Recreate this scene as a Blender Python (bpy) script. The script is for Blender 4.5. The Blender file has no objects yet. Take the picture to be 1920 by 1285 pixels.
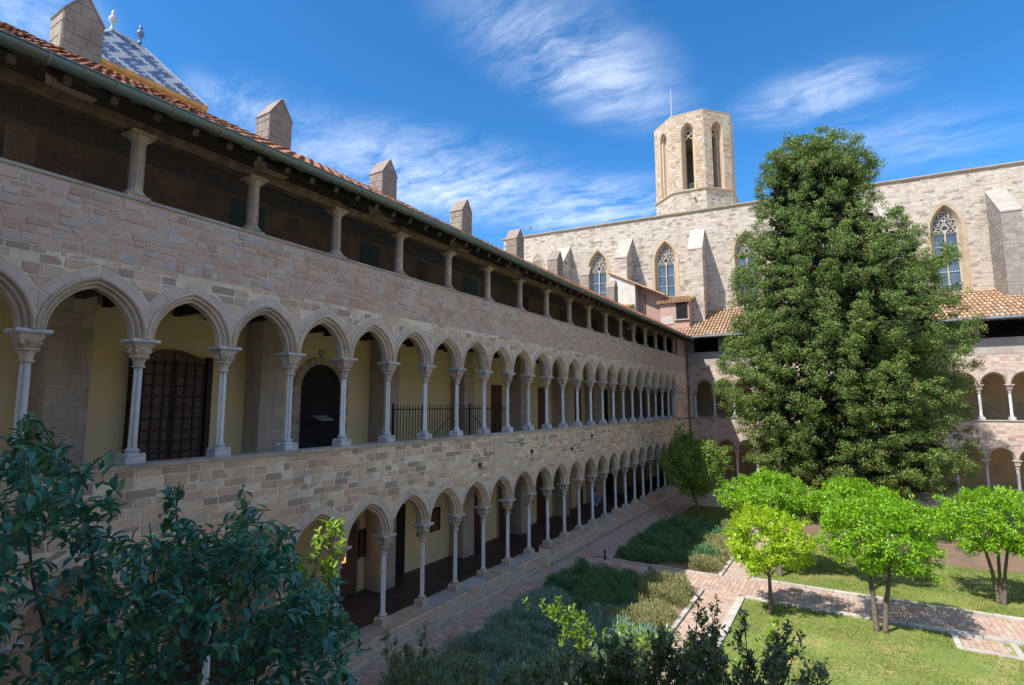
import bpy, math, random
import numpy as np
from mathutils import Vector, Matrix
rnd = random.Random(7)
rs = np.random.RandomState(11)
SC = bpy.context.scene
COL = SC.collection
H = 6.2                                   # eye height above the garden

# ------------------------------------------------------------------ camera, sky, sun, exposure
cam = bpy.data.cameras.new('camera')
camo = bpy.data.objects.new('camera', cam)
COL.objects.link(camo)
yaw, pitch, roll = math.radians(31.4), math.radians(6.537), math.radians(-0.109)
fwd = Vector((-math.sin(yaw)*math.cos(pitch), math.cos(yaw)*math.cos(pitch), math.sin(pitch)))
r0 = Vector((math.cos(yaw), math.sin(yaw), 0)); u0 = r0.cross(fwd)
rt = r0*math.cos(roll)+u0*math.sin(roll); up = -r0*math.sin(roll)+u0*math.cos(roll)
camo.matrix_world = Matrix(((rt.x, up.x, -fwd.x, 0), (rt.y, up.y, -fwd.y, 0), (rt.z, up.z, -fwd.z, H), (0, 0, 0, 1)))
cam.sensor_width = 36; cam.lens = 1011.5/1920*36; cam.clip_start = .05; cam.clip_end = 3000
SC.camera = camo

def pxdir(x, y):                          # direction in which a point of the photograph is seen
    return (fwd + rt*((x-960)/1011.5) - up*((y-642.5)/1011.5)).normalized()

SUN = Vector((.414, .866, -1.2)).normalized()      # the way the light travels
sl = bpy.data.lights.new('sun', 'SUN'); sl.energy = 2.48; sl.angle = math.radians(.53); sl.color = (1, .95, .87)
so = bpy.data.objects.new('sun', sl); COL.objects.link(so)
so.rotation_euler = SUN.to_track_quat('-Z', 'Y').to_euler()
SKY_STRENGTH = .097
SC.view_settings.view_transform = 'Standard'; SC.view_settings.look = 'None'
SC.view_settings.gamma = 1; SC.view_settings.exposure = 1.52
SC.view_settings.use_curve_mapping = False
SC.cycles.max_bounces = 9; SC.cycles.diffuse_bounces = 7; SC.cycles.transparent_max_bounces = 8

class NT:
    def __init__(s, tree):
        s.t = tree; s.n = tree.nodes; s.l = tree.links
    def node(s, kind, **kw):
        n = s.n.new(kind)
        for k, v in kw.items(): setattr(n, k, v)
        return n
    def put(s, sock, v):
        if isinstance(v, bpy.types.NodeSocket): s.l.new(v, sock)
        elif v is not None:
            if hasattr(sock.default_value, '__len__'):
                v = tuple(v)
                if len(sock.default_value) == 4 and len(v) == 3: v = v+(1,)
            sock.default_value = v
    def m(s, op, a, b=None, c=None, clamp=False):
        n = s.node('ShaderNodeMath', operation=op, use_clamp=clamp)
        s.put(n.inputs[0], a); s.put(n.inputs[1], b); s.put(n.inputs[2], c)
        return n.outputs[0]
    def vm(s, op, a, b=None, sc=None):
        n = s.node('ShaderNodeVectorMath', operation=op)
        s.put(n.inputs[0], a); s.put(n.inputs[1], b)
        if sc is not None: s.put(n.inputs['Scale'], sc)
        return n.outputs['Value'] if op in ('DOT_PRODUCT', 'LENGTH') else n.outputs[0]
    def noise(s, vec, scale, detail=4, rough=.55, dist=0):
        n = s.node('ShaderNodeTexNoise'); s.put(n.inputs['Vector'], vec)
        n.inputs['Scale'].default_value = scale; n.inputs['Detail'].default_value = detail
        n.inputs['Roughness'].default_value = rough; n.inputs['Distortion'].default_value = dist
        return n.outputs[0]
    def ramp(s, f, stops, interp='LINEAR'):
        n = s.node('ShaderNodeValToRGB'); n.color_ramp.interpolation = interp
        e = n.color_ramp.elements
        while len(e) < len(stops): e.new(.5)
        for k, (p, c) in enumerate(stops):
            e[k].position = p
            if not hasattr(c, '__len__'): c = (c, c, c)
            e[k].color = tuple(c)+(1,)
        s.put(n.inputs[0], f)
        return n.outputs[0]
    def mix(s, f, a, b, mode='MIX'):
        n = s.node('ShaderNodeMix', data_type='RGBA', blend_type=mode)
        s.put(n.inputs[0], f); s.put(n.inputs[6], a); s.put(n.inputs[7], b)
        return n.outputs[2]
    def mapr(s, v, a, b, c=0, d=1):
        n = s.node('ShaderNodeMapRange', interpolation_type='SMOOTHSTEP'); s.put(n.inputs[0], v)
        for k, q in zip((1, 2, 3, 4), (a, b, c, d)): n.inputs[k].default_value = q
        return n.outputs[0]

def make_world():
    w = bpy.data.worlds.new('World'); SC.world = w; w.use_nodes = True
    t = NT(w.node_tree); t.n.clear()
    sky = t.node('ShaderNodeTexSky', sky_type='NISHITA', sun_disc=False)
    sky.sun_elevation = math.asin(-SUN.z)
    sky.sun_rotation = math.atan2(-SUN.x, -SUN.y)
    sky.air_density = .72; sky.dust_density = .2; sky.ozone_density = 3.2; sky.altitude = 200
    tc = t.node('ShaderNodeTexCoord'); d = tc.outputs['Generated']
    sep = t.node('ShaderNodeSeparateXYZ'); t.put(sep.inputs[0], d)
    zc = t.m('ADD', t.m('MAXIMUM', sep.outputs[2], 0.0), .06)
    pv = t.vm('DIVIDE', d, t.node('ShaderNodeCombineXYZ').outputs[0])
    cb = pv.node.inputs[1].links[0].from_node
    for k in range(3): t.put(cb.inputs[k], zc)
    pf = t.vm('MULTIPLY', pv, (1, 1, 0))
    def P(x, y):
        q = pxdir(x, y); z = q.z+.06
        return np.array((q.x/z, q.y/z))
    total = None
    # cirrus patches of the cloud layer: centre, end of long axis, end of short axis (as seen in the photograph), weight
    for c, a, b, wgt in [((1090, 125), (1270, 225), (1170, 25), .72), ((830, 345), (1150, 400), (800, 240), .8), ((1530, 180), (1720, 120), (1555, 225), .62),
                         ((1700, 270), (1960, 250), (1690, 190), .32), ((560, 265), (740, 320), (600, 185), .45), ((60, 20), (200, 100), (120, -60), .55),
                         ((1100, 395), (1300, 390), (1100, 325), .8), ((460, 200), (560, 240), (480, 150), .6)]:
        p0 = P(*c); M = np.linalg.inv(np.stack([P(*a)-p0, P(*b)-p0], 1))
        q = t.vm('SUBTRACT', pf, (p0[0], p0[1], 0))
        m1 = t.vm('DOT_PRODUCT', q, (M[0, 0], M[0, 1], 0)); m2 = t.vm('DOT_PRODUCT', q, (M[1, 0], M[1, 1], 0))
        r = t.m('SQRT', t.m('ADD', t.m('MULTIPLY', m1, m1), t.m('MULTIPLY', m2, m2)))
        k = t.m('MULTIPLY', t.mapr(r, .1, 1.35, 1, 0), wgt)
        total = k if total is None else t.m('MAXIMUM', total, k)
    w1 = t.noise(pf, 1.6, 3, .5)
    warp = t.vm('SCALE', t.vm('SUBTRACT', t.node('ShaderNodeCombineXYZ').outputs[0], (.5, .5, 0)), None, .32)
    cb2 = warp.node.inputs[0].links[0].from_node.inputs[0].links[0].from_node
    t.put(cb2.inputs[0], w1); t.put(cb2.inputs[1], t.noise(pf, 2.3, 3, .5))
    pw = t.vm('ADD', pf, warp)
    mp = t.node('ShaderNodeMapping'); t.put(mp.inputs[0], pw)
    mp.inputs['Rotation'].default_value = (0, 0, .65); mp.inputs['Scale'].default_value = (.8, 2.6, 1)
    n1 = t.noise(mp.outputs[0], 2.4, 12, .66, .08)
    n2 = t.noise(pw, 9, 8, .68, .05)
    n = t.m('ADD', t.m('MULTIPLY', n1, .72), t.m('MULTIPLY', n2, .28))
    far = t.noise(pf, .55, 3, .5)                         # extra cloud added outside the view to raise the ambient light
    away = t.mapr(t.vm('DOT_PRODUCT', d, tuple(fwd)), .66, .38, .0, 1.0)  # off-frame cloud weight, set high to brighten the shaded side
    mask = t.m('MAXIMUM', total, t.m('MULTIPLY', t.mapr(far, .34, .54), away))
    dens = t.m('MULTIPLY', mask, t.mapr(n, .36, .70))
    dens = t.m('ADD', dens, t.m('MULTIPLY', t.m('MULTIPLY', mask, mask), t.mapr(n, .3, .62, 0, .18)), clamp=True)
    hs = t.node('ShaderNodeHueSaturation'); t.put(hs.inputs['Color'], sky.outputs[0]); hs.inputs['Saturation'].default_value = 1.28
    hs.inputs['Hue'].default_value = .497
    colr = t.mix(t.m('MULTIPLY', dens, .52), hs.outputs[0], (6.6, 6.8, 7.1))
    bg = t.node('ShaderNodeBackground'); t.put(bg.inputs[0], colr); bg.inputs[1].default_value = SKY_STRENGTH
    out = t.node('ShaderNodeOutputWorld'); t.l.new(bg.outputs[0], out.inputs[0])
make_world()

# ------------------------------------------------------------------ materials
MATS = {}
def mat(name):
    m = bpy.data.materials.new(name); m.use_nodes = True; MATS[name] = m
    t = NT(m.node_tree)
    b = next(n for n in t.n if n.type == 'BSDF_PRINCIPLED')
    t.b = b; t.g = t.node('ShaderNodeNewGeometry'); t.oi = t.node('ShaderNodeObjectInfo')
    t.pos = t.g.outputs['Position']
    return m, t
def bump(t, h, strength=.4, dist=.02):
    n = t.node('ShaderNodeBump'); n.inputs['Strength'].default_value = strength; n.inputs['Distance'].default_value = dist
    t.put(n.inputs['Height'], h); t.l.new(n.outputs[0], t.b.inputs['Normal'])
def stone(name, cols, which='island', rough=.9, nsc=5, var=.35, stain=None, bd=.012, grain=38):
    m, t = mat(name)
    r = t.g.outputs['Random Per Island'] if which == 'island' else t.oi.outputs['Random']
    if which == 'none': r = t.noise(t.pos, 1.1, 3)
    n = len(cols)
    c = t.ramp(r, [((k+.5)/n, q) for k, q in enumerate(cols)])
    n1 = t.noise(t.pos, nsc, 6, .6); n2 = t.noise(t.pos, grain, 4, .6); n3 = t.noise(t.pos, .45, 4, .6)
    f = t.m('ADD', t.m('MULTIPLY', n1, var*1.6), t.m('MULTIPLY', n2, var*.9))
    f = t.m('ADD', f, 1-var*1.25)
    mp = t.node('ShaderNodeMapping'); t.put(mp.inputs[0], t.pos); mp.inputs['Scale'].default_value = (1.6, 1.6, .22)
    st_ = t.mapr(t.noise(mp.outputs[0], 1.3, 5, .65), .5, .72)
    c = t.mix(t.m('MULTIPLY', st_, .38), c, (.20, .165, .135))
    cc = t.node('ShaderNodeCombineXYZ')
    for k in range(3): t.put(cc.inputs[k], f)
    c = t.mix(1, c, cc.outputs[0], 'MULTIPLY')
    if stain: c = t.mix(t.m('MULTIPLY', t.mapr(n3, .5, .68), stain[1]), c, stain[0])
    t.put(t.b.inputs['Base Color'], c); t.b.inputs['Roughness'].default_value = rough
    bump(t, t.m('ADD', n1, t.m('MULTIPLY', n2, .6)), .7, bd)
    return m
def plain(name, col, rough=.7, var=.25, sc=4, metal=0, col2=None, bd=.004, streak=0, spec=None):
    m, t = mat(name)
    n1 = t.noise(t.pos, sc, 6, .6); n2 = t.noise(t.pos, sc*9, 3, .6)
    col2 = col2 or tuple(x*(1-var) for x in col)
    f = t.mapr(n1, .35, .65)
    if streak:
        mp = t.node('ShaderNodeMapping'); t.put(mp.inputs[0], t.pos); mp.inputs['Scale'].default_value = (3, 3, .25)
        f = t.m('MULTIPLY', t.m('ADD', f, t.mapr(t.noise(mp.outputs[0], 3, 4), .4, .7)), .5)
    c = t.mix(f, col, col2)
    c = t.mix(t.m('MULTIPLY', n2, .25), c, tuple(x*.6 for x in col))
    vv = t.m('ADD', .86, t.m('MULTIPLY', t.oi.outputs['Random'], .26)); cc = t.node('ShaderNodeCombineXYZ')
    for k in range(3): t.put(cc.inputs[k], vv)
    c = t.mix(1, c, cc.outputs[0], 'MULTIPLY')
    t.put(t.b.inputs['Base Color'], c); t.b.inputs['Roughness'].default_value = rough; t.b.inputs['Metallic'].default_value = metal
    if spec is not None: t.b.inputs['Specular IOR Level'].default_value = spec
    bump(t, t.m('ADD', n1, n2), .5, bd)
    return m
def leafmat(name, cols, trans=.3, rough=.5, spec=.4, brown=None, patch=None):
    m, t = mat(name)
    r = t.g.outputs['Random Per Island']; n = len(cols)
    c = t.ramp(r, [((k+.5)/n, q) for k, q in enumerate(cols)])
    if patch:
        c = t.mix(t.mapr(t.noise(t.pos, patch[1], 4), .5, .72), c, patch[0])
    if brown:
        f = t.m('MULTIPLY', t.mapr(t.noise(t.pos, 1.7, 4), .52, .66), t.mapr(t.noise(t.pos, 7, 2), .5, .58))
        c = t.mix(t.m('MULTIPLY', f, .85), c, brown)
    t.put(t.b.inputs['Base Color'], c); t.b.inputs['Roughness'].default_value = rough; t.b.inputs['Specular IOR Level'].default_value = spec
    tr = t.node('ShaderNodeBsdfTranslucent'); t.put(tr.inputs[0], t.mix(1, c, (1.25, 1.35, .6), 'MULTIPLY'))
    mx = t.node('ShaderNodeMixShader'); mx.inputs[0].default_value = trans
    out = next(x for x in t.n if x.type == 'OUTPUT_MATERIAL')
    t.l.new(t.b.outputs[0], mx.inputs[1]); t.l.new(tr.outputs[0], mx.inputs[2]); t.l.new(mx.outputs[0], out.inputs[0])
    return m

WALLC = [(.548, .378, .262), (.672, .462, .315), (.510, .432, .357), (.747, .544, .378), (.460, .319, .225), (.622, .408, .278), (.709, .521, .367), (.572, .397, .278), (.34, .27, .225), (.40, .28, .20)]
REDC = [(.510, .336, .246), (.510, .480, .440), (.551, .326, .229), (.408, .326, .264), (.592, .413, .299), (.561, .480, .414), (.408, .278, .202), (.510, .365, .264), (.459, .422, .396)]
for w in ('island', 'object'):
    stone('wall_stone_'+w, WALLC, w, stain=((.36, .28, .225), .35))
    stone('red_stone_'+w, REDC, w, stain=((.54, .34, .25), .4))
    stone('low_stone_'+w, [(.48, .40, .33), (.53, .44, .36), (.43, .33, .27), (.53, .38, .29), (.42, .37, .32)], w)
    stone('voussoir_'+w, [(.56, .46, .37), (.60, .50, .41), (.52, .42, .34), (.58, .47, .38)], w, var=.25)
    stone('tile_'+w, [(.313, .095, .034), (.245, .068, .027), (.340, .129, .048), (.292, .082, .024), (.204, .075, .041), (.326, .163, .082)], w, nsc=9, var=.45, stain=((.36, .25, .14), .3))
    stone('paving_'+w, [(.43, .28, .22), (.48, .33, .26), (.40, .265, .21), (.46, .34, .28), (.50, .38, .31), (.42, .27, .21)], w, nsc=4, var=.45, stain=((.42, .35, .30), .75), bd=.005)
    stone('cap_stone_'+w, [(.36, .35, .34), (.42, .40, .37), (.43, .27, .20), (.33, .30, .28), (.46, .33, .22)], w, nsc=3)
stone('church_stone', [(.499, .420, .329), (.443, .357, .278), (.532, .458, .375), (.418, .326, .242), (.483, .420, .351), (.548, .475, .389), (.378, .295, .220), (.305, .232, .177), (.512, .451, .378), (.244, .207, .177)], 'island', var=.3, stain=((.40, .33, .26), .4))
stone('church_mortar', [(.414, .356, .299), (.483, .425, .356)], 'none')
stone('tower_stone', [(.460, .347, .236), (.412, .286, .174), (.506, .421, .322), (.380, .256, .154), (.491, .377, .251), (.523, .451, .362), (.288, .198, .120), (.504, .456, .396)], 'island', var=.35)
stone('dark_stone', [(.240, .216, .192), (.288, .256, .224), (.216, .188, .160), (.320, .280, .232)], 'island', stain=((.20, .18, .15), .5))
stone('chimney_stone', [(.288, .223, .180), (.346, .281, .223), (.245, .187, .151), (.317, .259, .216)], 'island', nsc=4, var=.45, stain=((.38, .34, .24), .5))
stone('far_stone', [(.55, .42, .33), (.48, .33, .26), (.60, .48, .39), (.44, .32, .26), (.57, .46, .39), (.50, .40, .35), (.30, .20, .15), (.58, .50, .42)], 'island', var=.3)
stone('pier_stone', [(.506, .414, .322), (.575, .471, .368), (.437, .368, .299), (.529, .448, .368)], 'island', nsc=3)
stone('far_tile', [(.46, .27, .16), (.40, .22, .12), (.50, .34, .22), (.44, .27, .13), (.35, .20, .12), (.52, .38, .26)], 'island', nsc=3, var=.4, stain=((.50, .30, .10), .5))
plain('far_pan_shade', (.16, .10, .07), .9, .4, 3)  # darker than the covers: shade of the channels put into the colour
plain('mortar_low', (.88, .73, .55), .95, .25, 3, bd=.01)
plain('mortar_red', (.60, .37, .27), .95, .3, 1.2, col2=(.66, .52, .42), bd=.012)
plain('far_mortar', (.60, .49, .40), .95, .25, 3, bd=.01)
plain('arch_stone', (.64, .51, .385), .85, .3, 3, bd=.006, col2=(.47, .37, .28))
plain('far_arch_stone', (.56, .47, .38), .85, .3, 3, bd=.006)
plain('window_stone', (.46, .38, .28), .85, .3, 2, bd=.006, col2=(.42, .29, .16))
plain('cap_pale', (.47, .42, .36), .9, .35, 2, col2=(.36, .32, .27), bd=.01)
plain('marble', (.74, .75, .78), .45, .3, 4, col2=(.55, .54, .54), streak=1)
plain('marble_rust', (.62, .51, .42), .6, .4, 6, col2=(.42, .32, .26))
plain('abacus_stone', (.60, .60, .62), .55, .3, 5)
plain('sill_stone', (.46, .41, .35), .8, .3, 2)
plain('plaster_yellow', (.88, .69, .34), .9, .22, .7, col2=(.80, .68, .43), bd=.01)
plain('plaster_far', (.80, .57, .31), .9, .25, 1, bd=.01)
plain('plaster_grey', (.42, .37, .32), .9, .25, 1)
plain('plaster_pink', (.44, .28, .22), .9, .25, 2, col2=(.38, .25, .2))
plain('plaster_white', (.56, .50, .44), .9, .2, 2)
plain('cornice_orange', (.52, .27, .09), .8, .3, 3)
plain('brown_wall', (.42, .30, .21), .9, .4, 1.5, bd=.015)
plain('timber', (.27, .175, .115), .8, .5, 5, col2=(.13, .09, .065), bd=.01)
plain('timber_rafter', (.12, .085, .06), .85, .5, 5)
plain('timber_dark', (.06, .045, .035), .85, .4, 5)
plain('timber_pale', (.25, .18, .12), .8, .4, 6)
plain('post_stone', (.56, .43, .31), .85, .35, 4, col2=(.42, .32, .24))
plain('door_wood', (.17, .085, .055), .6, .5, 6)
plain('door_red', (.12, .045, .032), .55, .4, 6)
plain('door_green', (.10, .22, .21), .6, .3, 6)
plain('black', (.012, .011, .011), .8, .2, 6)
plain('iron', (.035, .033, .033), .5, .3, 12, metal=.6)
plain('net_wire', (.03, .028, .026), .5, .2, 12)
plain('gutter_metal', (.16, .235, .225), .42, .45, 1.6, metal=.35, col2=(.19, .20, .165), bd=.002)
plain('gutter_band', (.34, .34, .30), .45, .3, 6, metal=.4)
plain('gutter_blue', (.32, .38, .42), .4, .3, 2, metal=.4)
plain('pipe_brown', (.15, .09, .065), .6, .3, 5)
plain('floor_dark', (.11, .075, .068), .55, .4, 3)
plain('soil', (.26, .16, .105), .98, .4, 1.2, col2=(.17, .12, .08), bd=.03)
plain('bounce_ground', (.52, .44, .33), .98, .3, .8, bd=.03)  # ground made pale so that its bounce lifts the shaded gallery
plain('joint', (.25, .19, .16), .95, .3, 4)
plain('kerb_stone', (.52, .49, .44), .85, .3, 3, col2=(.42, .38, .33))
plain('bark', (.20, .165, .135), .9, .45, 14, col2=(.12, .095, .075), bd=.02)
plain('stem', (.13, .10, .075), .8, .4, 20)
plain('white_glaze', (.50, .53, .56), .3, .15, 4)
plain('blue_glaze', (.10, .16, .31), .28, .4, 4, col2=(.07, .11, .21))
plain('pale_blue_glaze', (.30, .38, .52), .3, .3, 4)
plain('tracery', (.48, .41, .33), .8, .25, 4)
plain('glass_blue', (.10, .15, .20), .18, .4, .8, col2=(.06, .09, .12))
plain('glass_teal', (.05, .17, .24), .2, .4, 3)
plain('bar_white', (.45, .48, .52), .5, .15, 5)
plain('picture_red', (.22, .08, .05), .6, .4, 9)
plain('skin', (.45, .27, .2), .6, .1, 10)
plain('shirt_blue', (.05, .16, .42), .8, .2, 12)
plain('trousers', (.03, .045, .08), .85, .2, 12)
plain('hair', (.035, .022, .015), .6, .3, 20)
plain('paper', (.28, .28, .28), .6, .1, 10)
def lawnmat():
    m, t = mat('turf')
    n1 = t.noise(t.pos, .8, 6, .65); n2 = t.noise(t.pos, 14, 4, .7)
    c = t.ramp(t.m('ADD', t.m('MULTIPLY', n1, .7), t.m('MULTIPLY', n2, .3)), [(.36, (.12, .18, .035)), (.5, (.18, .23, .05)), (.6, (.30, .28, .10)), (.7, (.44, .33, .19))])
    t.put(t.b.inputs['Base Color'], c); t.b.inputs['Roughness'].default_value = .95; bump(t, n2, .8, .03)
lawnmat()
leafmat('grass_blade', [(.13, .21, .03), (.20, .27, .05), (.27, .28, .075), (.12, .19, .03), (.33, .31, .12)], .25, .6, .25, patch=((.36, .30, .13), .9))
leafmat('cypress_inner_shade', [(.03, .045, .018), (.045, .035, .022), (.02, .035, .014)], .0, .8, .1)  # dead brown interior, with the shade of the gaps put into the colour
leafmat('cypress_leaf', [(.045, .105, .022), (.10, .18, .035), (.17, .24, .045), (.06, .13, .026), (.25, .29, .085)], .08, .6, .2, brown=(.34, .19, .10))
leafmat('citrus_leaf', [(.19, .40, .014), (.28, .50, .018), (.09, .22, .012), (.36, .56, .03), (.14, .31, .012)], .34, .42, .4)
leafmat('citrus_leaf_yellow', [(.28, .46, .015), (.40, .54, .02), (.20, .38, .010), (.50, .58, .035)], .34, .42, .4)
leafmat('citrus_leaf_dark', [(.12, .22, .04), (.18, .30, .05), (.09, .17, .035), (.32, .42, .07)], .28, .42, .4)
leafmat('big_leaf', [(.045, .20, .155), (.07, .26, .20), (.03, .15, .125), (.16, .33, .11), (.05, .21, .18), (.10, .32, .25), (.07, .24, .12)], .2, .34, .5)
leafmat('big_leaf_sun_tint', [(.20, .33, .03), (.30, .42, .05), (.14, .26, .03)], .35, .4, .4)  # brighter copy of the broad leaf, sunlight put into its colour
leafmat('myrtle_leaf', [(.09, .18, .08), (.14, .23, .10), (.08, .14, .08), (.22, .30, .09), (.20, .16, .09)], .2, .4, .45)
leafmat('myrtle_leaf_sun_tint', [(.22, .34, .04), (.30, .42, .06), (.15, .25, .03)], .35, .4, .4)  # myrtle leaf again, with sunshine mixed into the colour
leafmat('santolina', [(.22, .36, .28), (.29, .44, .35), (.16, .28, .20), (.35, .49, .40)], .2, .7, .2)
leafmat('rosemary', [(.10, .22, .10), (.14, .28, .12), (.075, .17, .08), (.19, .32, .15)], .2, .6, .25)
leafmat('dry_lavender', [(.32, .31, .14), (.42, .36, .19), (.23, .28, .12), (.38, .31, .17), (.20, .27, .11)], .25, .7, .2)
leafmat('green_tuft', [(.12, .22, .05), (.17, .28, .07), (.10, .18, .04)], .25, .6, .25)
mlamp, tl = mat('lamp_lit'); tl.b.inputs['Base Color'].default_value = (.8, .4, .12, 1)
tl.b.inputs['Emission Color'].default_value = (1, .5, .15, 1); tl.b.inputs['Emission Strength'].default_value = .5

# ------------------------------------------------------------------ object helpers
def link(o, parent=None):
    COL.objects.link(o)
    if parent is not None:
        o.parent = parent
        o.matrix_parent_inverse = Matrix.Translation(-parent_loc(parent))
    return o
PLOC = {}
def parent_loc(p):
    return PLOC.get(p.name, Vector((0, 0, 0)))
def tag(o, label=None, cat=None, group=None, kind=None):
    if label: o['label'] = label
    if cat: o['category'] = cat
    if group: o['group'] = group
    if kind: o['kind'] = kind
    return o
def thing(name, label, cat, loc=(0, 0, 0), group=None):
    o = bpy.data.objects.new(name, None); o.location = loc; COL.objects.link(o)
    o.empty_display_size = .3
    PLOC[o.name] = Vector(loc)
    return tag(o, label, cat, group)
def struct(name): 
    o = bpy.data.objects.new(name, None); COL.objects.link(o); PLOC[o.name] = Vector((0, 0, 0))
    return tag(o, kind='structure')

class MB:
    def __init__(s): s.v = []; s.f = []; s.mi = []
    def add(s, vs, fs, mi=0):
        k = len(s.v); s.v += [tuple(v) for v in vs]
        s.f += [tuple(i+k for i in f) for f in fs]; s.mi += [mi]*len(fs)
    def box(s, a, b, fm=None, mi=0):
        x0, y0, z0 = a; x1, y1, z1 = b
        vs = [(x0, y0, z0), (x1, y0, z0), (x1, y1, z0), (x0, y1, z0), (x0, y0, z1), (x1, y0, z1), (x1, y1, z1), (x0, y1, z1)]
        if fm: vs = [fm(*v) for v in vs]
        s.add(vs, [(0, 3, 2, 1), (4, 5, 6, 7), (0, 1, 5, 4), (1, 2, 6, 5), (2, 3, 7, 6), (3, 0, 4, 7)], mi)
    def beam(s, p, q, w, h=None, mi=0, up=(0, 0, 1)):
        p = Vector(p); q = Vector(q); d = (q-p).normalized(); h = h or w
        a = d.cross(Vector(up))
        if a.length < 1e-4: a = d.cross(Vector((1, 0, 0)))
        a.normalize(); b = a.cross(d)
        vs = [e+a*(w/2*i)+b*(h/2*j) for e in (p, q) for i, j in ((-1, -1), (1, -1), (1, 1), (-1, 1))]
        s.add(vs, [(3, 2, 1, 0), (4, 5, 6, 7), (0, 1, 5, 4), (1, 2, 6, 5), (2, 3, 7, 6), (3, 0, 4, 7)], mi)
    def tube(s, pts, rad, n=6, mi=0, cap=True):
        pts = [Vector(p) for p in pts]
        if not hasattr(rad, '__len__'): rad = [rad]*len(pts)
        vs = []; prev = None
        for i, p in enumerate(pts):
            d = (pts[min(i+1, len(pts)-1)]-pts[max(i-1, 0)]).normalized()
            a = (prev - d*prev.dot(d)) if prev is not None else d.cross(Vector((.3, .2, 1)) if abs(d.z) < .9 else Vector((1, 0, 0)))
            a.normalize(); prev = a; b = d.cross(a)
            for k in range(n):
                t = 2*math.pi*k/n; vs.append(p+(a*math.cos(t)+b*math.sin(t))*rad[i])
        fs = [(i*n+k, i*n+(k+1) % n, (i+1)*n+(k+1) % n, (i+1)*n+k) for i in range(len(pts)-1) for k in range(n)]
        if cap: fs += [tuple(range(n-1, -1, -1)), tuple(range((len(pts)-1)*n, len(pts)*n))]
        s.add(vs, fs, mi)
    def lathe(s, prof, n=12, c=(0, 0, 0), mi=0, ph=0, lobes=None):
        vs = []
        for r, z in prof:
            for k in range(n):
                t = 2*math.pi*k/n+ph; vs.append((c[0]+r*math.cos(t), c[1]+r*math.sin(t), c[2]+z))
        m = len(prof)
        fs = [(i*n+k, i*n+(k+1) % n, (i+1)*n+(k+1) % n, (i+1)*n+k) for i in range(m-1) for k in range(n)]
        fs += [tuple(range(n-1, -1, -1)), tuple(range((m-1)*n, m*n))]
        s.add(vs, fs, mi)
    def mesh(s, name, mats, smooth=False):
        me = bpy.data.meshes.new(name); me.from_pydata(s.v, [], s.f)
        for m in (mats if isinstance(mats, (list, tuple)) else [mats]): me.materials.append(MATS[m])
        if any(s.mi): me.polygons.foreach_set('material_index', s.mi)
        if smooth: me.polygons.foreach_set('use_smooth', [True]*len(s.f))
        me.update(); return me
    def obj(s, name, mats, parent=None, smooth=False, kind=None, label=None):
        o = bpy.data.objects.new(name, s.mesh(name, mats, smooth)); link(o, parent)
        return tag(o, label, kind=kind)

def fast(name, V, F, mats, parent=None, kind=None, smooth=False, mi=None):
    """mesh from numpy arrays, F is (n,3) or (n,4)"""
    me = bpy.data.meshes.new(name); k = F.shape[1]
    me.vertices.add(len(V)); me.vertices.foreach_set('co', V.astype(np.float32).ravel())
    me.loops.add(F.size); me.loops.foreach_set('vertex_index', F.astype(np.int32).ravel())
    me.polygons.add(len(F)); me.polygons.foreach_set('loop_start', np.arange(0, F.size, k, dtype=np.int32))
    for m in (mats if isinstance(mats, (list, tuple)) else [mats]): me.materials.append(MATS[m])
    if mi is not None: me.polygons.foreach_set('material_index', mi.astype(np.int32))
    if smooth: me.polygons.foreach_set('use_smooth', np.ones(len(F), bool))
    me.update(calc_edges=True); me.validate()
    o = bpy.data.objects.new(name, me); link(o, parent); return tag(o, kind=kind)

def unit(a): return a/np.maximum(np.linalg.norm(a, axis=1, keepdims=True), 1e-9)
def leaves(P, D, N, L, W, big=False, curl=.12):
    """arrays of leaf blades: base P, direction D, facing N"""
    n = len(P); D = unit(D); S = unit(np.cross(D, N)); N = unit(np.cross(S, D))
    L = np.broadcast_to(L, (n,))[:, None]; W = np.broadcast_to(W, (n,))[:, None]
    if not big:
        V = np.stack([P, P+D*L*.45+S*W*.5, P+D*L-N*L*curl, P+D*L*.45-S*W*.5], 1).reshape(-1, 3)
        F = np.arange(4*n).reshape(n, 4)
        return V, F
    f = W*.22
    V = np.stack([P, P+D*L*.3+S*W*.42+N*f, P+D*L*.3, P+D*L*.3-S*W*.42+N*f,
                  P+D*L*.68+S*W*.44+N*(f-L*curl*.4), P+D*L*.68-N*L*curl*.5, P+D*L*.68-S*W*.44+N*(f-L*curl*.4), P+D*L-N*L*curl*1.6], 1).reshape(-1, 3)
    T = np.array([(0, 1, 2), (0, 2, 3), (1, 4, 5), (1, 5, 2), (2, 5, 6), (2, 6, 3), (4, 7, 5), (5, 7, 6)])
    F = (np.arange(n)[:, None, None]*8+T[None]).reshape(-1, 3)
    return V, F
def rdir(n):
    return unit(rs.normal(size=(n, 3)))

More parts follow.
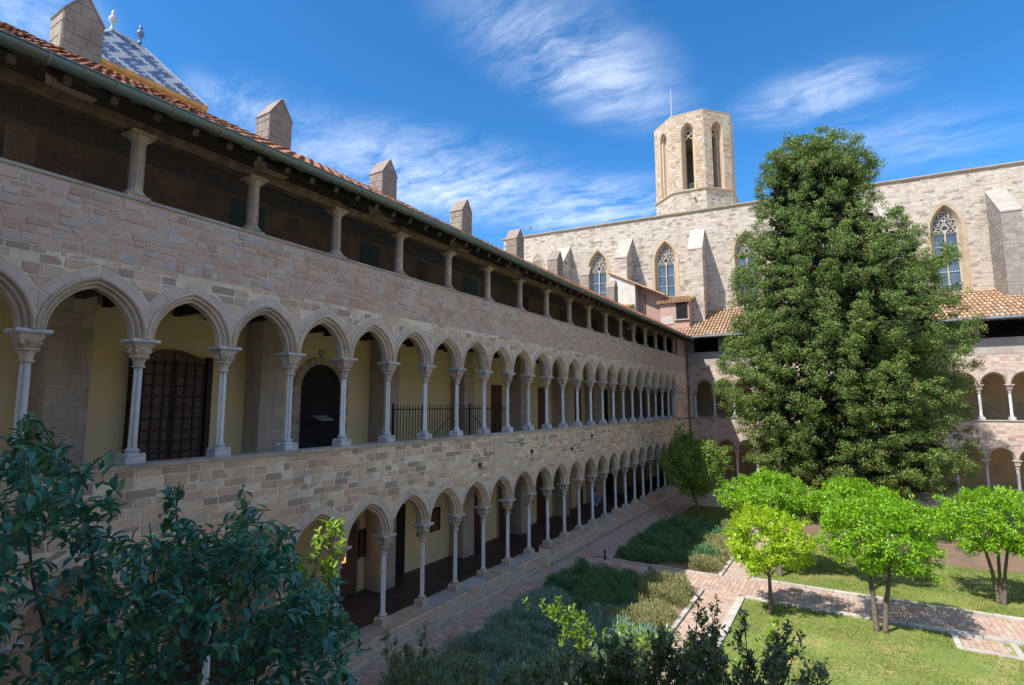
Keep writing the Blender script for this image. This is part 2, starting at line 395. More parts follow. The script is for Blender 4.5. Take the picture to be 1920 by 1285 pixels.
# ------------------------------------------------------------------ masonry
def clip(poly, nx, ny, d):                      # keep nx*x+ny*y >= d
    out = []
    for i in range(len(poly)):
        a = poly[i]; b = poly[(i+1) % len(poly)]
        da = a[0]*nx+a[1]*ny-d; db = b[0]*nx+b[1]*ny-d
        if da >= 0: out.append(a)
        if (da > 0) != (db > 0) and abs(da-db) > 1e-9:
            t = da/(da-db); out.append((a[0]+(b[0]-a[0])*t, a[1]+(b[1]-a[1])*t))
    return out
def area(p): return .5*sum(p[i][0]*p[(i+1) % len(p)][1]-p[(i+1) % len(p)][0]*p[i][1] for i in range(len(p)))
def inset(p, d):
    cx = sum(q[0] for q in p)/len(p); cy = sum(q[1] for q in p)/len(p); out = []
    for x, y in p:
        l = math.hypot(x-cx, y-cy) or 1; k = max(0, 1-d*1.3/l); out.append((cx+(x-cx)*k, cy+(y-cy)*k))
    return out
def prism(fm, poly, proud, ch=.012, back=-.03):
    n = len(poly); inn = inset(poly, ch)
    vs = [fm(x, back, z) for x, z in poly]+[fm(x, proud-ch*.7, z) for x, z in poly]+[fm(x, proud+rnd.uniform(-.003, .003), z) for x, z in inn]
    fs = [(i, (i+1) % n, n+(i+1) % n, n+i) for i in range(n)]+[(n+i, n+(i+1) % n, 2*n+(i+1) % n, 2*n+i) for i in range(n)]+[tuple(range(2*n, 3*n))]
    return vs, fs
def courses(u0, u1, z0, z1, hmin, hmax, wmin, wmax, gap=.014, holes=(), circles=(), rough=.006, merge=.0):
    """stone polygons in (u, z); circles = (cu, cz, R, side, um) keep stones outside an arch; holes = rectangles"""
    z = z0; res = []
    while z < z1-.03:
        h = min(rnd.uniform(hmin, hmax), z1-z)
        if z1-z-h < .06: h = z1-z
        u = u0-rnd.uniform(0, wmax*.5) if u0 > -900 else u0
        while u < u1:
            w = rnd.uniform(wmin, wmax)
            a, b = max(u, u0)+gap/2, min(u+w, u1)-gap/2
            if b-a > .05:
                j = lambda: rnd.uniform(-rough, rough)
                p = [(a+j(), z+gap/2+j()), (b+j(), z+gap/2+j()), (b+j(), z+h-gap/2+j()), (a+j(), z+h-gap/2+j())]
                ok = True
                for (hu0, hz0, hu1, hz1) in holes:
                    mx = (a+b)/2; mz = z+h/2
                    if b > hu0 and a < hu1 and z+h > hz0 and z < hz1:
                        ins = [(q[0] > hu0 and q[0] < hu1 and q[1] > hz0 and q[1] < hz1) for q in p]
                        if all(ins): ok = False; break
                        # cut on the side with least loss
                        cand = [clip(p, -1, 0, -hu0), clip(p, 1, 0, hu1), clip(p, 0, -1, -hz0), clip(p, 0, 1, hz1)]
                        p = max((c for c in cand if len(c) > 2), key=area, default=[])
                        if len(p) < 3: ok = False; break
                if ok:
                    for (cu, cz, R, side, um) in circles:
                        if abs(um-(a+b)/2) > 2*R+w: continue
                        if z+h < cz-.001: 
                            continue
                        for _ in range(2):
                            if len(p) < 3: break
                            ins = [q for q in p if (q[0]-um)*side >= -.02 and math.hypot(q[0]-cu, q[1]-cz) < R-1e-4 and q[1] >= cz-.05]
                            if not ins: break
                            gx = sum(q[0] for q in p)/len(p)-cu; gz = sum(q[1] for q in p)/len(p)-cz
                            if gx*side < 0: gx = 0.02*side
                            l = math.hypot(gx, gz) or 1; gx /= l; gz /= l
                            p = clip(p, gx, gz, gx*cu+gz*cz+R+.003)
                        if len(p) < 3: ok = False; break
                if ok and len(p) > 2 and area(p) > .0035 and area(p)/sum(math.dist(p[i], p[i-1]) for i in range(len(p)))**2 > .034: res.append(p)
            u += w
        z += h
    return res
def lay(parent, fm, polys, matname, name='stone', limit=0, proud=.012, var=.012, ch=.012):
    """polys -> the ones that show largest as parts, the rest as one part of stuff"""
    eye = Vector((0, 0, H))
    items = []
    for p in polys:
        cx = sum(q[0] for q in p)/len(p); cz = sum(q[1] for q in p)/len(p)
        w = Vector(fm(cx, 0, cz)); nrm = Vector(fm(cx, 1, cz))-w
        d = eye-w
        vis = area(p)*abs(d.normalized().dot(nrm))/d.length_squared
        # outside the frame counts last
        lx = w-eye; f = lx.dot(fwd)
        if f < .1 or abs(lx.dot(rt)/f) > 1.0 or abs(lx.dot(up)/f) > .68: vis *= 1e-4
        items.append((vis, p))
    items.sort(key=lambda q: -q[0])
    rest = MB()
    for i, (vis, p) in enumerate(items):
        vs, fs = prism(fm, p, proud+rnd.uniform(-var, var), ch)
        if i < limit:
            mb = MB(); mb.add(vs, fs); mb.obj(name, matname+'_object', parent)
        else: rest.add(vs, fs)
    if rest.f: rest.obj(name, matname+('_island' if matname+'_island' in MATS else ''), parent, kind='stuff')

class Arch:
    """two-centred pointed arch: half span a, rise h over the springing"""
    def __init__(s, a, h):
        s.a, s.h = a, h; s.c = (h*h-a*a)/(2*a); s.r = a+s.c
    def pts(s, um, zs, dr, n=9):                # from right springing over the apex to the left one
        R = s.r+dr; tm = math.acos(max(-1, min(1, s.c/R)))
        right = [(um-s.c+R*math.cos(tm*k/n), zs+R*math.sin(tm*k/n)) for k in range(n+1)]
        return right+[(2*um-x, z) for x, z in reversed(right[:-1])]
MOULD = [(.17, .0), (.17, .03), (.14, .04), (.118, .015), (.112, -.03), (.09, -.018), (.066, -.03), (.056, -.075), (.05, -.10), (.028, -.085), (.004, -.10), (0, -.14), (0, -.26), (.02, -.29), (.05, -.30), (.06, -.36), (.17, -.40)]
def arch_mesh(mb, fm, ar, um, zs, n=9, prof=MOULD, k=1.0):
    loops = [ar.pts(um, zs, dr*k, n) for dr, off in prof]
    m = len(loops[0]); vs = []
    for (dr, off), lp in zip(prof, loops): vs += [fm(x, off, z) for x, z in lp]
    fs = [(i*m+j, i*m+j+1, (i+1)*m+j+1, (i+1)*m+j) for i in range(len(prof)-1) for j in range(m-1)]
    mb.add(vs, fs)
def arcade_backing(mb, fm, ar, centers, half, zs, ztop, dr, off, n=9):
    for um in centers:
        lp = ar.pts(um, zs, dr, n)
        lp = [(um+half, zs)]+[(min(max(x, um-half), um+half), z) for x, z in lp]+[(um-half, zs)]
        for (x0, z0), (x1, z1) in zip(lp, lp[1:]):
            if abs(x0-x1) < 1e-5: continue
            mb.add([fm(x0, off, z0), fm(x1, off, z1), fm(x1, off, ztop), fm(x0, off, ztop)], [(0, 1, 2, 3)])
def voussoirs(ar, um, zs, dr0, dr1, half, n=7, t0=.30):
    out = []
    R0 = ar.r+dr0; R1 = ar.r+dr1; tm = math.acos(ar.c/R0)
    for side in (1, -1):
        for k in range(n):
            a = tm*(t0+(1-t0)*k/n)+.008; b = tm*(t0+(1-t0)*(k+1)/n)-.008
            q = [(-ar.c+R*math.cos(t), R*math.sin(t)) for R, t in ((R0, a), (R1+rnd.uniform(-.03, .03), a), (R1+rnd.uniform(-.03, .03), b), (R0, b))]
            q = clip(clip(q, -1, 0, -half+.006), 1, 0, 0.004)
            if len(q) < 3 or area(q) < .001: continue
            q = [(um+side*x, zs+z) for x, z in q]
            if side < 0: q = q[::-1]
            out.append(q)
    return out

# ------------------------------------------------------------------ columns
def column_meshes(h, kind):
    sh = MB(); n = 32; prof = []
    zb, zt = .25, h-.47
    rr = lambda t: .042*(abs(math.cos(2*t))**.8)+.030
    rings = []
    for z, k in ((zb, 1.06), (zb+.05, 1.0), ((zb+zt)/2, .97), (zt, .93)):
        rings.append([(rr(2*math.pi*i/n)*k*math.cos(2*math.pi*i/n), rr(2*math.pi*i/n)*k*math.sin(2*math.pi*i/n), z) for i in range(n)])
    sh.add([v for r in rings for v in r], [(i*n+j, i*n+(j+1) % n, (i+1)*n+(j+1) % n, (i+1)*n+j) for i in range(3) for j in range(n)])
    base = MB()
    base.box((-.155, -.155, 0), (.155, .155, .12))
    base.lathe([(.14, .12), (.15, .14), (.14, .165), (.10, .18), (.098, .195), (.115, .215), (.105, .24), (.07, .26)], 12)
    for sx in (-1, 1):
        for sy in (-1, 1): base.lathe([(.045, .12), (.05, .15), (.03, .175)], 6, (sx*.115, sy*.115, 0))
    cap = MB(); z = zt-.02
    cap.lathe([(.075, z), (.105, z+.008), (.11, z+.022), (.10, z+.036), (.08, z+.04)], 14)
    cap.lathe([(.078, z+.035), (.09, z+.11), (.115, z+.165), (.15, z+.175), (.155, z+.19), (.145, z+.205), (.11, z+.21)], 12)
    # carved bell: square block flaring out, with leaves at corners and middles
    zz = z+.205; top = h-.065; vs = []
    for zc, hw in ((zz, .095), (zz+.08, .11), (top-.05, .15), (top, .165)):
        vs += [(-hw, -hw, zc), (hw, -hw, zc), (hw, hw, zc), (-hw, hw, zc)]
    cap.add(vs, [(i*4+j, i*4+(j+1) % 4, (i+1)*4+(j+1) % 4, (i+1)*4+j) for i in range(3) for j in range(4)]+[(12, 13, 14, 15)])
    for i in range(8):
        t = i*math.pi/4; c, s = math.cos(t), math.sin(t); far = .19 if i % 2 else .15
        for lv, (za_, zb_, r1, r2) in enumerate(((zz+.0, zz+.11, .11, .165 if i % 2 == 0 else .19), (zz+.09, top-.02, .13, far))):
            w = .034
            p = [(r1, -w, za_), (r1, w, za_), (r2-.01, w*.9, zb_-.045), (r2-.01, -w*.9, zb_-.045), (r2+.022, 0, zb_-.02), (r1-.02, -w, zb_), (r1-.02, w, zb_)]
            cap.add([(x*c-y*s, x*s+y*c, q) for x, y, q in p], [(0, 1, 2, 3), (3, 2, 4), (2, 6, 4), (6, 5, 4), (5, 3, 4), (0, 3, 5), (1, 6, 2)])
    ab = MB(); a = .22
    vs = []
    for zc, hw in ((h-.07, a-.03), (h-.045, a), (h, a)):
        vs += [(-hw, -hw, zc), (hw, -hw, zc), (hw, hw, zc), (-hw, hw, zc)]
    ab.add(vs, [(i*4+j, i*4+(j+1) % 4, (i+1)*4+(j+1) % 4, (i+1)*4+j) for i in range(2) for j in range(4)]+[(8, 9, 10, 11), (3, 2, 1, 0)])
    return sh.mesh('shaft', kind[0], True), base.mesh('base', kind[1]), cap.mesh('capital', kind[2]), ab.mesh('abacus', kind[3])
def place_column(ms, loc, parent):
    c = bpy.data.objects.new('column', ms[0]); c.location = loc; c.rotation_euler = (rnd.uniform(-.003, .003), rnd.uniform(-.003, .003), rnd.uniform(-.04, .04)); link(c, parent)
    for me, nm in zip(ms[1:], ('base', 'capital', 'abacus')):
        o = bpy.data.objects.new(nm, me); COL.objects.link(o); o.parent = c
    return c
def post_mesh(h):
    a = MB(); o8 = math.pi/8
    a.lathe([(.125, .16), (.115, .2), (.112, h-.18), (.12, h-.15)], 8, ph=o8)
    b = MB(); b.box((-.18, -.18, 0), (.18, .18, .05)); b.lathe([(.225, .05), (.20, .08), (.15, .13), (.125, .17)], 8, ph=o8)
    c = MB(); c.lathe([(.12, h-.17), (.135, h-.14), (.19, h-.08), (.24, h-.06)], 8, ph=o8); c.box((-.19, -.19, h-.06), (.19, .19, h))
    return a.mesh('post', 'post_stone'), b.mesh('base', 'post_stone'), c.mesh('capital', 'post_stone')
def place_post(ms, loc, parent):
    p = bpy.data.objects.new('post', ms[0]); p.location = loc; link(p, parent)
    for me, nm in zip(ms[1:], ('base', 'capital')):
        o = bpy.data.objects.new(nm, me); COL.objects.link(o); o.parent = p

# ================================================================== levels (above the garden)
ZS, ZA, ZLA, ZLB, ZW = H-.98, H+1.12, H-3.31, H-5.51, H+3.52
def ez(y): return H+4.86+.11*math.exp(-((y-10)/7.)**2)-.0025*max(y-15, 0)
T0, S = 4.552, 1.5
FX, CX = -10.09, -10.30          # facade face and column line of the long (left) gallery
L = 42.71; FY, CY = L-.16, L+.04

# ================================================================== ground and paths
def ground():
    g = MB(); g.add([(-400, -200, -.02), (400, -200, -.02), (400, 600, -.02), (-400, 600, -.02)], [(0, 1, 2, 3)])
    g.obj('ground', 'bounce_ground', kind='structure')
ground()
def paved(name, rects, tl, tw, alongy, limit):
    """clay paving: one slab of bedding with tiles laid on it; rects (x0,y0,x1,y1)"""
    root = struct(name); bed = MB()
    tiles = []
    for (x0, y0, x1, y1) in rects:
        bed.box((x0, y0, -.05), (x1, y1, .018))
        fm = (lambda u, off, v: (v, u, off)) if alongy else (lambda u, off, v: (u, v, off))
        a = (y0, y1, x0, x1) if alongy else (x0, x1, y0, y1)
        v = a[2]; row = 0
        while v < a[3]-.03:
            w = min(tw, a[3]-v); u = a[0]-(tl/2 if row % 2 else 0)
            while u < a[1]:
                p0, p1 = max(u, a[0])+.006, min(u+tl, a[1])-.006
                if p1-p0 > .04:
                    tiles.append([(p0, v+.006), (p1, v+.006), (p1, v+w-.006), (p0, v+w-.006)])
                u += tl
            v += w; row += 1
    bed.obj('bedding', 'joint', root)
    f = fm
    lay(root, lambda u, off, v: f(u, .024+off, v), tiles, 'paving', 'paving_tile', limit, .0, .004, .006)
    return root
paved('gallery_path', [(-9.99, 6.5, -9.02, 21.4), (-9.99, 21.4, -8.5, 41.9)], .30, .15, False, 300)
paved('garden_path', [(-9.02, 19.60, -8.5, 21.05), (-8.5, 19.60, 9.0, 21.35)], .30, .15, True, 300)
paved('cross_path', [(-4.32, 9.0, -3.28, 19.60), (-4.1, 21.35, -3.28, 30.5)], .30, .15, False, 300)
def kerb(name, runs, w=.16, h=.07, z=.0):
    root = struct(name)
    for (x0, y0, x1, y1) in runs:
        l = math.hypot(x1-x0, y1-y0); n = max(1, round(l/.8)); d = Vector((x1-x0, y1-y0, 0))/l
        nrm = Vector((-d.y, d.x, 0))*(w/2)
        for k in range(n):
            a = Vector((x0, y0, 0))+d*(l*k/n+.006); b = Vector((x0, y0, 0))+d*(l*(k+1)/n-.006)
            zt = h+rnd.uniform(-.006, .006)
            mb = MB(); c = .012
            vs = [a-nrm, b-nrm, b+nrm, a+nrm]; m = (a+b)/2
            top = [m+(p-m)*.97 for p in vs]
            mb.add([(p.x, p.y, z-.05) for p in vs]+[(p.x, p.y, zt-c) for p in vs]+[(p.x, p.y, zt) for p in top],
                   [(0, 1, 5, 4), (1, 2, 6, 5), (2, 3, 7, 6), (3, 0, 4, 7), (4, 5, 9, 8), (5, 6, 10, 9), (6, 7, 11, 10), (7, 4, 8, 11), (8, 9, 10, 11)])
            mb.obj('kerb_stone', 'kerb_stone', root)
kerb('near_lawn_kerb', [(-3.17, 8.5, -3.17, 19.26), (-3.08, 19.38, 2.0, 19.38), (2.0, 19.42, 9.0, 19.48)], .22, .075)
kerb('far_lawn_kerb', [(-3.18, 21.56, -3.18, 30.5), (-3.08, 21.46, 9.0, 21.50)], .17, .075)
kerb('bed_kerb', [(-8.94, 8.5, -8.94, 19.5), (-4.40, 8.5, -4.40, 19.4), (-8.42, 21.2, -8.42, 30), (-8.3, 21.14, -4.22, 21.14), (-4.18, 21.24, -4.18, 30)], .13, .085)
def pad():
    root = paved('paved_pad', [(2.25, 18.40, 3.25, 19.28)], .30, .15, True, 300)
    for (x0, y0, x1, y1) in [(2.08, 18.22, 2.22, 19.28), (3.28, 18.22, 3.42, 19.28), (2.22, 18.22, 3.28, 18.37)]:
        m = MB(); m.box((x0, y0, -.03), (x1, y1, .05)); m.obj('border_stone', 'kerb_stone', root)
pad()

def lawn(name, x0, y0, x1, y1, nb, holes=()):
    nx, ny = 40, 40
    X, Y = np.meshgrid(np.linspace(x0, x1, nx), np.linspace(y0, y1, ny))
    Z = .022+.012*np.sin(X*1.7+1)*np.cos(Y*1.3)
    V = np.stack([X, Y, Z], -1).reshape(-1, 3)
    i = np.arange(nx*ny).reshape(ny, nx)
    F = np.stack([i[:-1, :-1], i[:-1, 1:], i[1:, 1:], i[1:, :-1]], -1).reshape(-1, 4)
    fast(name, V, F, 'turf', kind='structure', smooth=True)
    P = np.stack([rs.uniform(x0, x1, nb), rs.uniform(y0, y1, nb), np.full(nb, .02)], 1)
    k = (np.sin(P[:, 0]*2.3+P[:, 1]*1.1)+np.sin(P[:, 0]*.9-P[:, 1]*2.7)+rs.normal(size=nb)*.9) > -1.2
    for h in holes: k &= ~((P[:, 0] > h[0]) & (P[:, 0] < h[2]) & (P[:, 1] > h[1]) & (P[:, 1] < h[3]))
    P = P[k]; n = len(P)
    D = unit(np.stack([rs.normal(size=n)*.5, rs.normal(size=n)*.5, np.ones(n)], 1)); S = unit(np.cross(D, rdir(n)))
    l = rs.uniform(.03, .075, n)[:, None]; w = rs.uniform(.006, .012, n)[:, None]
    V = np.stack([P-S*w, P+S*w, P+D*l], 1).reshape(-1, 3)
    o = fast('grass', V, np.arange(3*n).reshape(n, 3), 'grass_blade', kind='stuff')
    return o
a = lawn('near_lawn', -3.05, 8.0, 9.0, 19.26, 110000, [(2.05, 18.2, 3.45, 19.3)])
tag(a, 'short sunlit grass of the nearer lawn, below the brick path', 'grass')
a = lawn('far_lawn', -3.08, 21.56, 9.0, 27.2, 60000)
tag(a, 'mottled sunlit grass of the lawn beyond the brick path', 'grass')
a = lawn('shaded_lawn', -8.3, 29.8, -4.2, 35.0, 16000)
tag(a, 'shaded dark grass around the small tree by the gallery', 'grass')
m_ = MB(); m_.box((-3.3, 27.0, -.05), (9.2, 41.2, .015)); m_.obj('garden_soil', 'soil', kind='structure')
m_ = MB(); m_.box((-8.9, 8.0, -.05), (-4.47, 19.5, .03)); m_.obj('bed_soil', 'soil', kind='structure')
m_ = MB(); m_.box((-8.35, 21.2, -.05), (-4.25, 30, .03)); m_.obj('bed_soil', 'soil', kind='structure')

# ================================================================== long gallery on the left
def west_wing():
    W = thing('cloister_wing', 'long shaded three-storey cloister gallery receding along the left', 'building', (-12, 20, 0))
    fm = lambda u, off, z: (FX+off, u, z)
    ar = Arch(.58, .76); half = S/2
    cols = [T0+S*n for n in range(-5, 24)]
    cen = [y+S/2 for y in cols[:-1]]
    U0, U1 = cols[0]-.3, FY+.2
    # backing wall, cut by the arches
    back = MB()
    uend = cols[-1]
    for zs, zt in ((ZLA, ZS-.06), (ZA, ZW-.04)):
        for off in (-.005, -.395): arcade_backing(back, fm, ar, cen, half, zs, zt, .165, off)
        back.box((uend-.0, -.4, zs-2.3 if zs > 4 else 0), (U1+.6, -.004, zt), fm)
        back.box((U0, -.4, zs), (cols[0], -.004, zt), fm)
    back.box((U0, -.42, ZLA+1.2), (U1, -.38, ZS-.07), fm)
    o = back.obj('wall', ['mortar_low'], W)
    # the upper band has redder pointing
    rb = MB(); arcade_backing(rb, fm, ar, cen, half, ZA+.45, ZW-.04, .30, -.002)
    # stones
    circ = []
    for zs in (ZLA, ZA):
        for um in cen:
            for sd in (1, -1): circ.append((um-sd*ar.c, zs, ar.r+.34, sd, um))
    c_lo = [c for c in circ if c[1] == ZLA]; c_up = [c for c in circ if c[1] == ZA]
    low = courses(U0, U1, ZLA+.14, ZS-.09, .13, .20, .18, .50, .024, rough=.009, circles=c_lo, holes=[(15.35, H-2.12, 16.6, H-1.13)])
    lay(W, fm, low, 'wall_stone', 'stone', 150, .001, .009)
    upp = courses(U0, U1, ZA+.30, ZA+1.25, .13, .21, .18, .5, .022, rough=.009, circles=c_up)
    lay(W, fm, upp, 'wall_stone', 'stone', 40, .002, .010)
    upp2 = courses(U0, U1, ZA+1.25, ZW-.10, .10, .17, .12, .38, .030, circles=c_up, rough=.016)
    rb2 = MB(); rb2.add([fm(U0, -.0035, ZA+1.22), fm(U1, -.0035, ZA+1.22), fm(U1, -.0035, ZW-.06), fm(U0, -.0035, ZW-.06)], [(0, 1, 2, 3)])
    rb2.obj('wall', 'mortar_red', W, label='reddish pointed upper band of the wall')
    lay(W, fm, upp2, 'red_stone', 'stone', 100, .004, .010)
    # arches and voussoirs
    vs = []
    for zs in (ZLA, ZA):
        for um in cen:
            mb = MB(); arch_mesh(mb, fm, ar, um, zs); mb.obj('arch', 'arch_stone', W, smooth=False)
            vs += voussoirs(ar, um, zs, .172, .33, half, 4, .22)
    lay(W, fm, vs, 'voussoir', 'voussoir', 300, .004, .003, .004)
    # wall end beyond the last arch
    endw = courses(uend+.02, U1, 0, ZLA+.14, .18, .28, .3, .6); lay(W, fm, endw, 'wall_stone', 'stone', 0)
    endw = courses(uend+.02, U1, ZS, ZA+.30, .18, .28, .3, .6); lay(W, fm, endw, 'wall_stone', 'stone', 0)
    # columns
    up_ms = column_meshes(ZA-ZS, ('marble', 'abacus_stone', 'marble_rust', 'abacus_stone'))
    lo_ms = column_meshes(ZLA-ZLB, ('marble', 'pier_stone', 'marble_rust', 'abacus_stone'))
    for y in cols:
        place_column(up_ms, (CX, y, ZS), W); place_column(lo_ms, (CX, y, ZLB), W)
    # sills
    for (z0, z1, o0, o1, mt) in ((ZS-.06, ZS, -.42, .05, 'sill_stone'), (ZW-.05, ZW, -.4, .03, 'sill_stone')):
        u = U0
        while u < U1:
            w = min(rnd.uniform(.8, 1.5), U1-u); mb = MB(); mb.box((u+.004, o0, z0), (u+w-.004, o1+rnd.uniform(-.006, .006), z1+rnd.uniform(-.004, .0)), fm)
            mb.obj('sill_slab', mt, W); u += w
    # low wall under the lower columns, with an opening
    for a, b in ((U0, 18.45), (19.22, FY+.2)):
        mb = MB(); mb.box((a+.01, -.43, 0), (b-.01, .06, ZLB-.07), fm); mb.obj('parapet', 'mortar_low', W)
        u = a
        while u < b-.05:
            w = min(rnd.uniform(.5, 1.0), b-u)
            mb = MB(); mb.box((u+.006, -.46, ZLB-.07), (u+w-.006, .10, ZLB-rnd.uniform(0, .006)), fm); mb.obj('coping', 'cap_stone_object', W); u += w
        st = courses(a+.01, b-.01, .16, ZLB-.09, .10, .14, .2, .42, .016)
        lay(W, lambda u, off, z: fm(u, .065+off, z), st, 'low_stone', 'stone', 50 if a < 10 else 0, .004, .006, .008)
        mb = MB(); mb.box((a+.03, .05, 0), (b-.03, .17, .15), fm); mb.obj('plinth', 'sill_stone', W)
    # floors, ceilings, back wall
    XB = -13.9
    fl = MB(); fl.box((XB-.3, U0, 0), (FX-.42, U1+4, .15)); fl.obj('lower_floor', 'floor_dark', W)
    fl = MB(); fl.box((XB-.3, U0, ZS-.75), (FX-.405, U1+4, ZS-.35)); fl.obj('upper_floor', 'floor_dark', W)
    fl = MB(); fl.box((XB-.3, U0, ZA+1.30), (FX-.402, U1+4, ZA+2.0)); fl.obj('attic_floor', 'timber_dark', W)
    bw = MB(); bw.box((XB-4.0, U0, 0), (XB, U1+3.3, ZA+1.6)); bw.obj('back_wall', 'plaster_yellow', W)
    bw = MB(); bw.box((XB-.2, U0, ZA+1.6), (-13.3, U1+3, H+5.5)); bw.obj('attic_wall', 'brown_wall', W)
    y = U0+.4
    me = None
    while y < U1+3:
        if me is None:
            mb = MB(); mb.box((XB+.01, -.07, -.26), (FX-.42, .07, 0)); me = mb.mesh('ceiling_beam', 'timber_dark')
        o = bpy.data.objects.new('ceiling_beam', me); o.location = (0, y, ZA+1.30); link(o, W); y += .75
    # buttress piers that run up through the galleries and show above the roof
    for k in range(-2, 8):
        yp = 9.15+4.55*k
        if yp < U0: continue
        p = thing_part('pier', W)
        mb = MB(); mb.box((XB-.02, yp-.36, .15), (-13.20, yp+.36, ZA+1.6)); core = mb.obj('core', 'pier_stone', p)
        for face in (0, 1):
            if face == 0: f2 = lambda u, off, z: (-13.20+off, u, z); uu = (yp-.37, yp+.37)
            else: f2 = lambda u, off, z: (u, yp-.36-off, z); uu = (XB+.01, -13.19)
            sm = MB()
            for q in courses(uu[0], uu[1], .2, ZA+1.2, .26, .36, .3, .7, .012):
                sm.add(*prism(f2, q, .01+rnd.uniform(-.004, .004)))
            sm.obj('stone', 'pier_stone', p, kind='stuff')
    # doors, pictures and openings of the back wall
    def panel(name, y0, y1, z0, z1, mt, off=.03, frame=None, label=None, studs=0, archd=False):
        mb = MB()
        if archd:
            n = 10; cy = (y0+y1)/2; r = (y1-y0)/2; zz = z1-r
            ring = [(y0, z0), (y1, z0)]+[(cy+r*math.cos(math.pi*i/n), zz+r*math.sin(math.pi*i/n)) for i in range(n+1)]
            k = len(ring)
            mb.add([(XB+off, a, b) for a, b in ring]+[(XB-.1, a, b) for a, b in ring], [tuple(range(k))]+[(i, (i+1) % k, k+(i+1) % k, k+i) for i in range(k)])
            o = mb.obj(name, mt, W, label=label)
            fr = MB()
            for i in range(n):
                a, b = math.pi*i/n, math.pi*(i+1)/n
                fr.add([(XB+o_, cy+R*math.cos(t), zz+R*math.sin(t)) for o_ in (0, .05) for R, t in ((r, a), (r+.24, a), (r+.24, b-.02), (r, b-.02))],
                       [(4, 5, 6, 7), (0, 1, 5, 4), (1, 2, 6, 5), (2, 3, 7, 6), (3, 0, 4, 7)])
            for q in range(7):
                za_ = z0+(zz-z0)*q/7; zb_ = z0+(zz-z0)*(q+1)/7-.015; w = .24 if q % 2 else .32
                fr.box((XB, y0-w, za_), (XB+.05, y0, zb_)); fr.box((XB, y1, za_), (XB+.05, y1+w, zb_))
            fr.obj('surround', 'pier_stone', o, kind='stuff')
            return o
        mb.box((XB-.01, y0, z0), (XB+off, y1, z1)); o = mb.obj(name, mt, W, label=label)
        if frame:
            fr = MB(); w = .09
            fr.box((XB, y0-w, z0), (XB+off+.03, y0, z1+w)); fr.box((XB, y1, z0), (XB+off+.03, y1+w, z1+w)); fr.box((XB, y0, z1), (XB+off+.028, y1, z1+w)); fr.obj('frame', frame, o)
        return o
    zf = ZS-.35
    panel('doorway', 10.55, 12.05, zf, H+1.25, 'black', .012, archd=True, label='dark round-arched doorway of the upper gallery')
    # studded double door of the upper gallery
    d = thing_part('double_door', W)
    for k, (a, b) in enumerate(((6.15, 6.85), (6.87, 7.6))):
        mb = MB(); n = 8; lo = []
        top = lambda t: H+1.12+.2*math.sin(math.pi*t)
        for i in range(n+1):
            y = a+(b-a)*i/n; lo.append((y, top((y-6.1)/1.5)))
        ring = [(a, zf), (b, zf)]+lo[::-1]; q = len(ring)
        mb.add([(XB+.16, y, z) for y, z in ring]+[(XB+.02, y, z) for y, z in ring], [tuple(range(q))]+[(i, (i+1) % q, q+(i+1) % q, q+i) for i in range(q)])
        leaf_ = mb.obj('door_leaf', 'door_wood', d)
        ir = MB()
        for z in np.arange(zf+.2, H+1.1, .26): ir.box((XB+.16, a+.02, z), (XB+.185, b-.02, z+.05))
        for y in (a+.02, a+.24, a+.47, b-.06): ir.box((XB+.16, y, zf), (XB+.182, y+.045, H+1.05))
        ir.obj('ledge', 'timber_dark', d)
    mb = MB(); mb.box((XB, 5.95, zf), (XB+.30, 6.1, H+1.2)); mb.obj('jamb', 'timber_dark', d); mb = MB(); mb.box((XB, 7.66, zf), (XB+.2, 7.78, H+1.2)); mb.obj('jamb', 'timber_dark', d)
    for (y0, y1, z1, mt) in ((20.9, 21.8, H+.9, 'door_wood'), (25.4, 26.3, H+.9, 'door_wood'), (30.0, 30.9, H+.9, 'door_wood'), (34.2, 35.4, H+1.0, 'black'), (36.5, 38.8, H+1.0, 'black')):
        panel('door', y0, y1, zf, z1, mt)
    mb = MB(); mb.tube([(XB+.01, 11.3, H+1.62), (XB+.05, 11.3, H+1.62)], .12, 10); mb.obj('wall_niche', 'pier_stone', W)
    # lower gallery doors
    for (y0, y1, z1, mt, fr) in ((7.2, 8.3, 2.3, 'door_wood', 'plaster_grey'), (11.95, 12.95, 2.35, 'door_wood', 'plaster_grey'), (14.75, 15.25, 2.6, 'black', None), (19.2, 20.1, 2.45, 'door_red', None), (21.5, 22.3, 2.45, 'door_red', 'plaster_grey'),
                             (25.2, 26.2, 2.6, 'door_red', None), (27.9, 29.2, 2.7, 'door_red', 'plaster_white'), (30.2, 31.0, 2.5, 'door_red', None), (32.0, 33.6, 2.9, 'black', None), (34.4, 39.0, 3.0, 'black', None)):
        panel('door', y0, y1, .15, z1, mt, frame=fr)
    for (y0, y1, z0, z1) in ((13.05, 13.25, 1.2, 2.0), (16.0, 16.3, 1.3, 2.1), (16.75, 17.15, 1.3, 2.1), (23.4, 24.0, 1.3, 2.2), (24.3, 24.7, 1.2, 2.0), (26.8, 27.4, 1.4, 2.3)):
        panel('notice_board', y0, y1, z0, z1, 'picture_red', frame='timber_dark')
    mb = MB(); mb.box((XB+.03, 12.05, 1.2), (XB+.04, 12.5, 2.2)); mb.obj('lit_pane', 'lamp_lit', W, label='warmly lit door pane')
    # attic doors
    for (y, w_, mt) in ((3.3, .45, 'post_stone'), (7.75, .95, 'door_green'), (12.2, .8, 'door_green'), (17.9, .9, 'door_green'), (15.0, .5, 'timber'), (22.4, .9, 'door_wood'), (27.0, .9, 'timber'), (31.5, .9, 'door_wood')):
        mb = MB(); mb.box((-13.31, y, ZA+2.0), (-13.24, y+w_, H+5.35)); mb.obj('attic_door', mt, W)
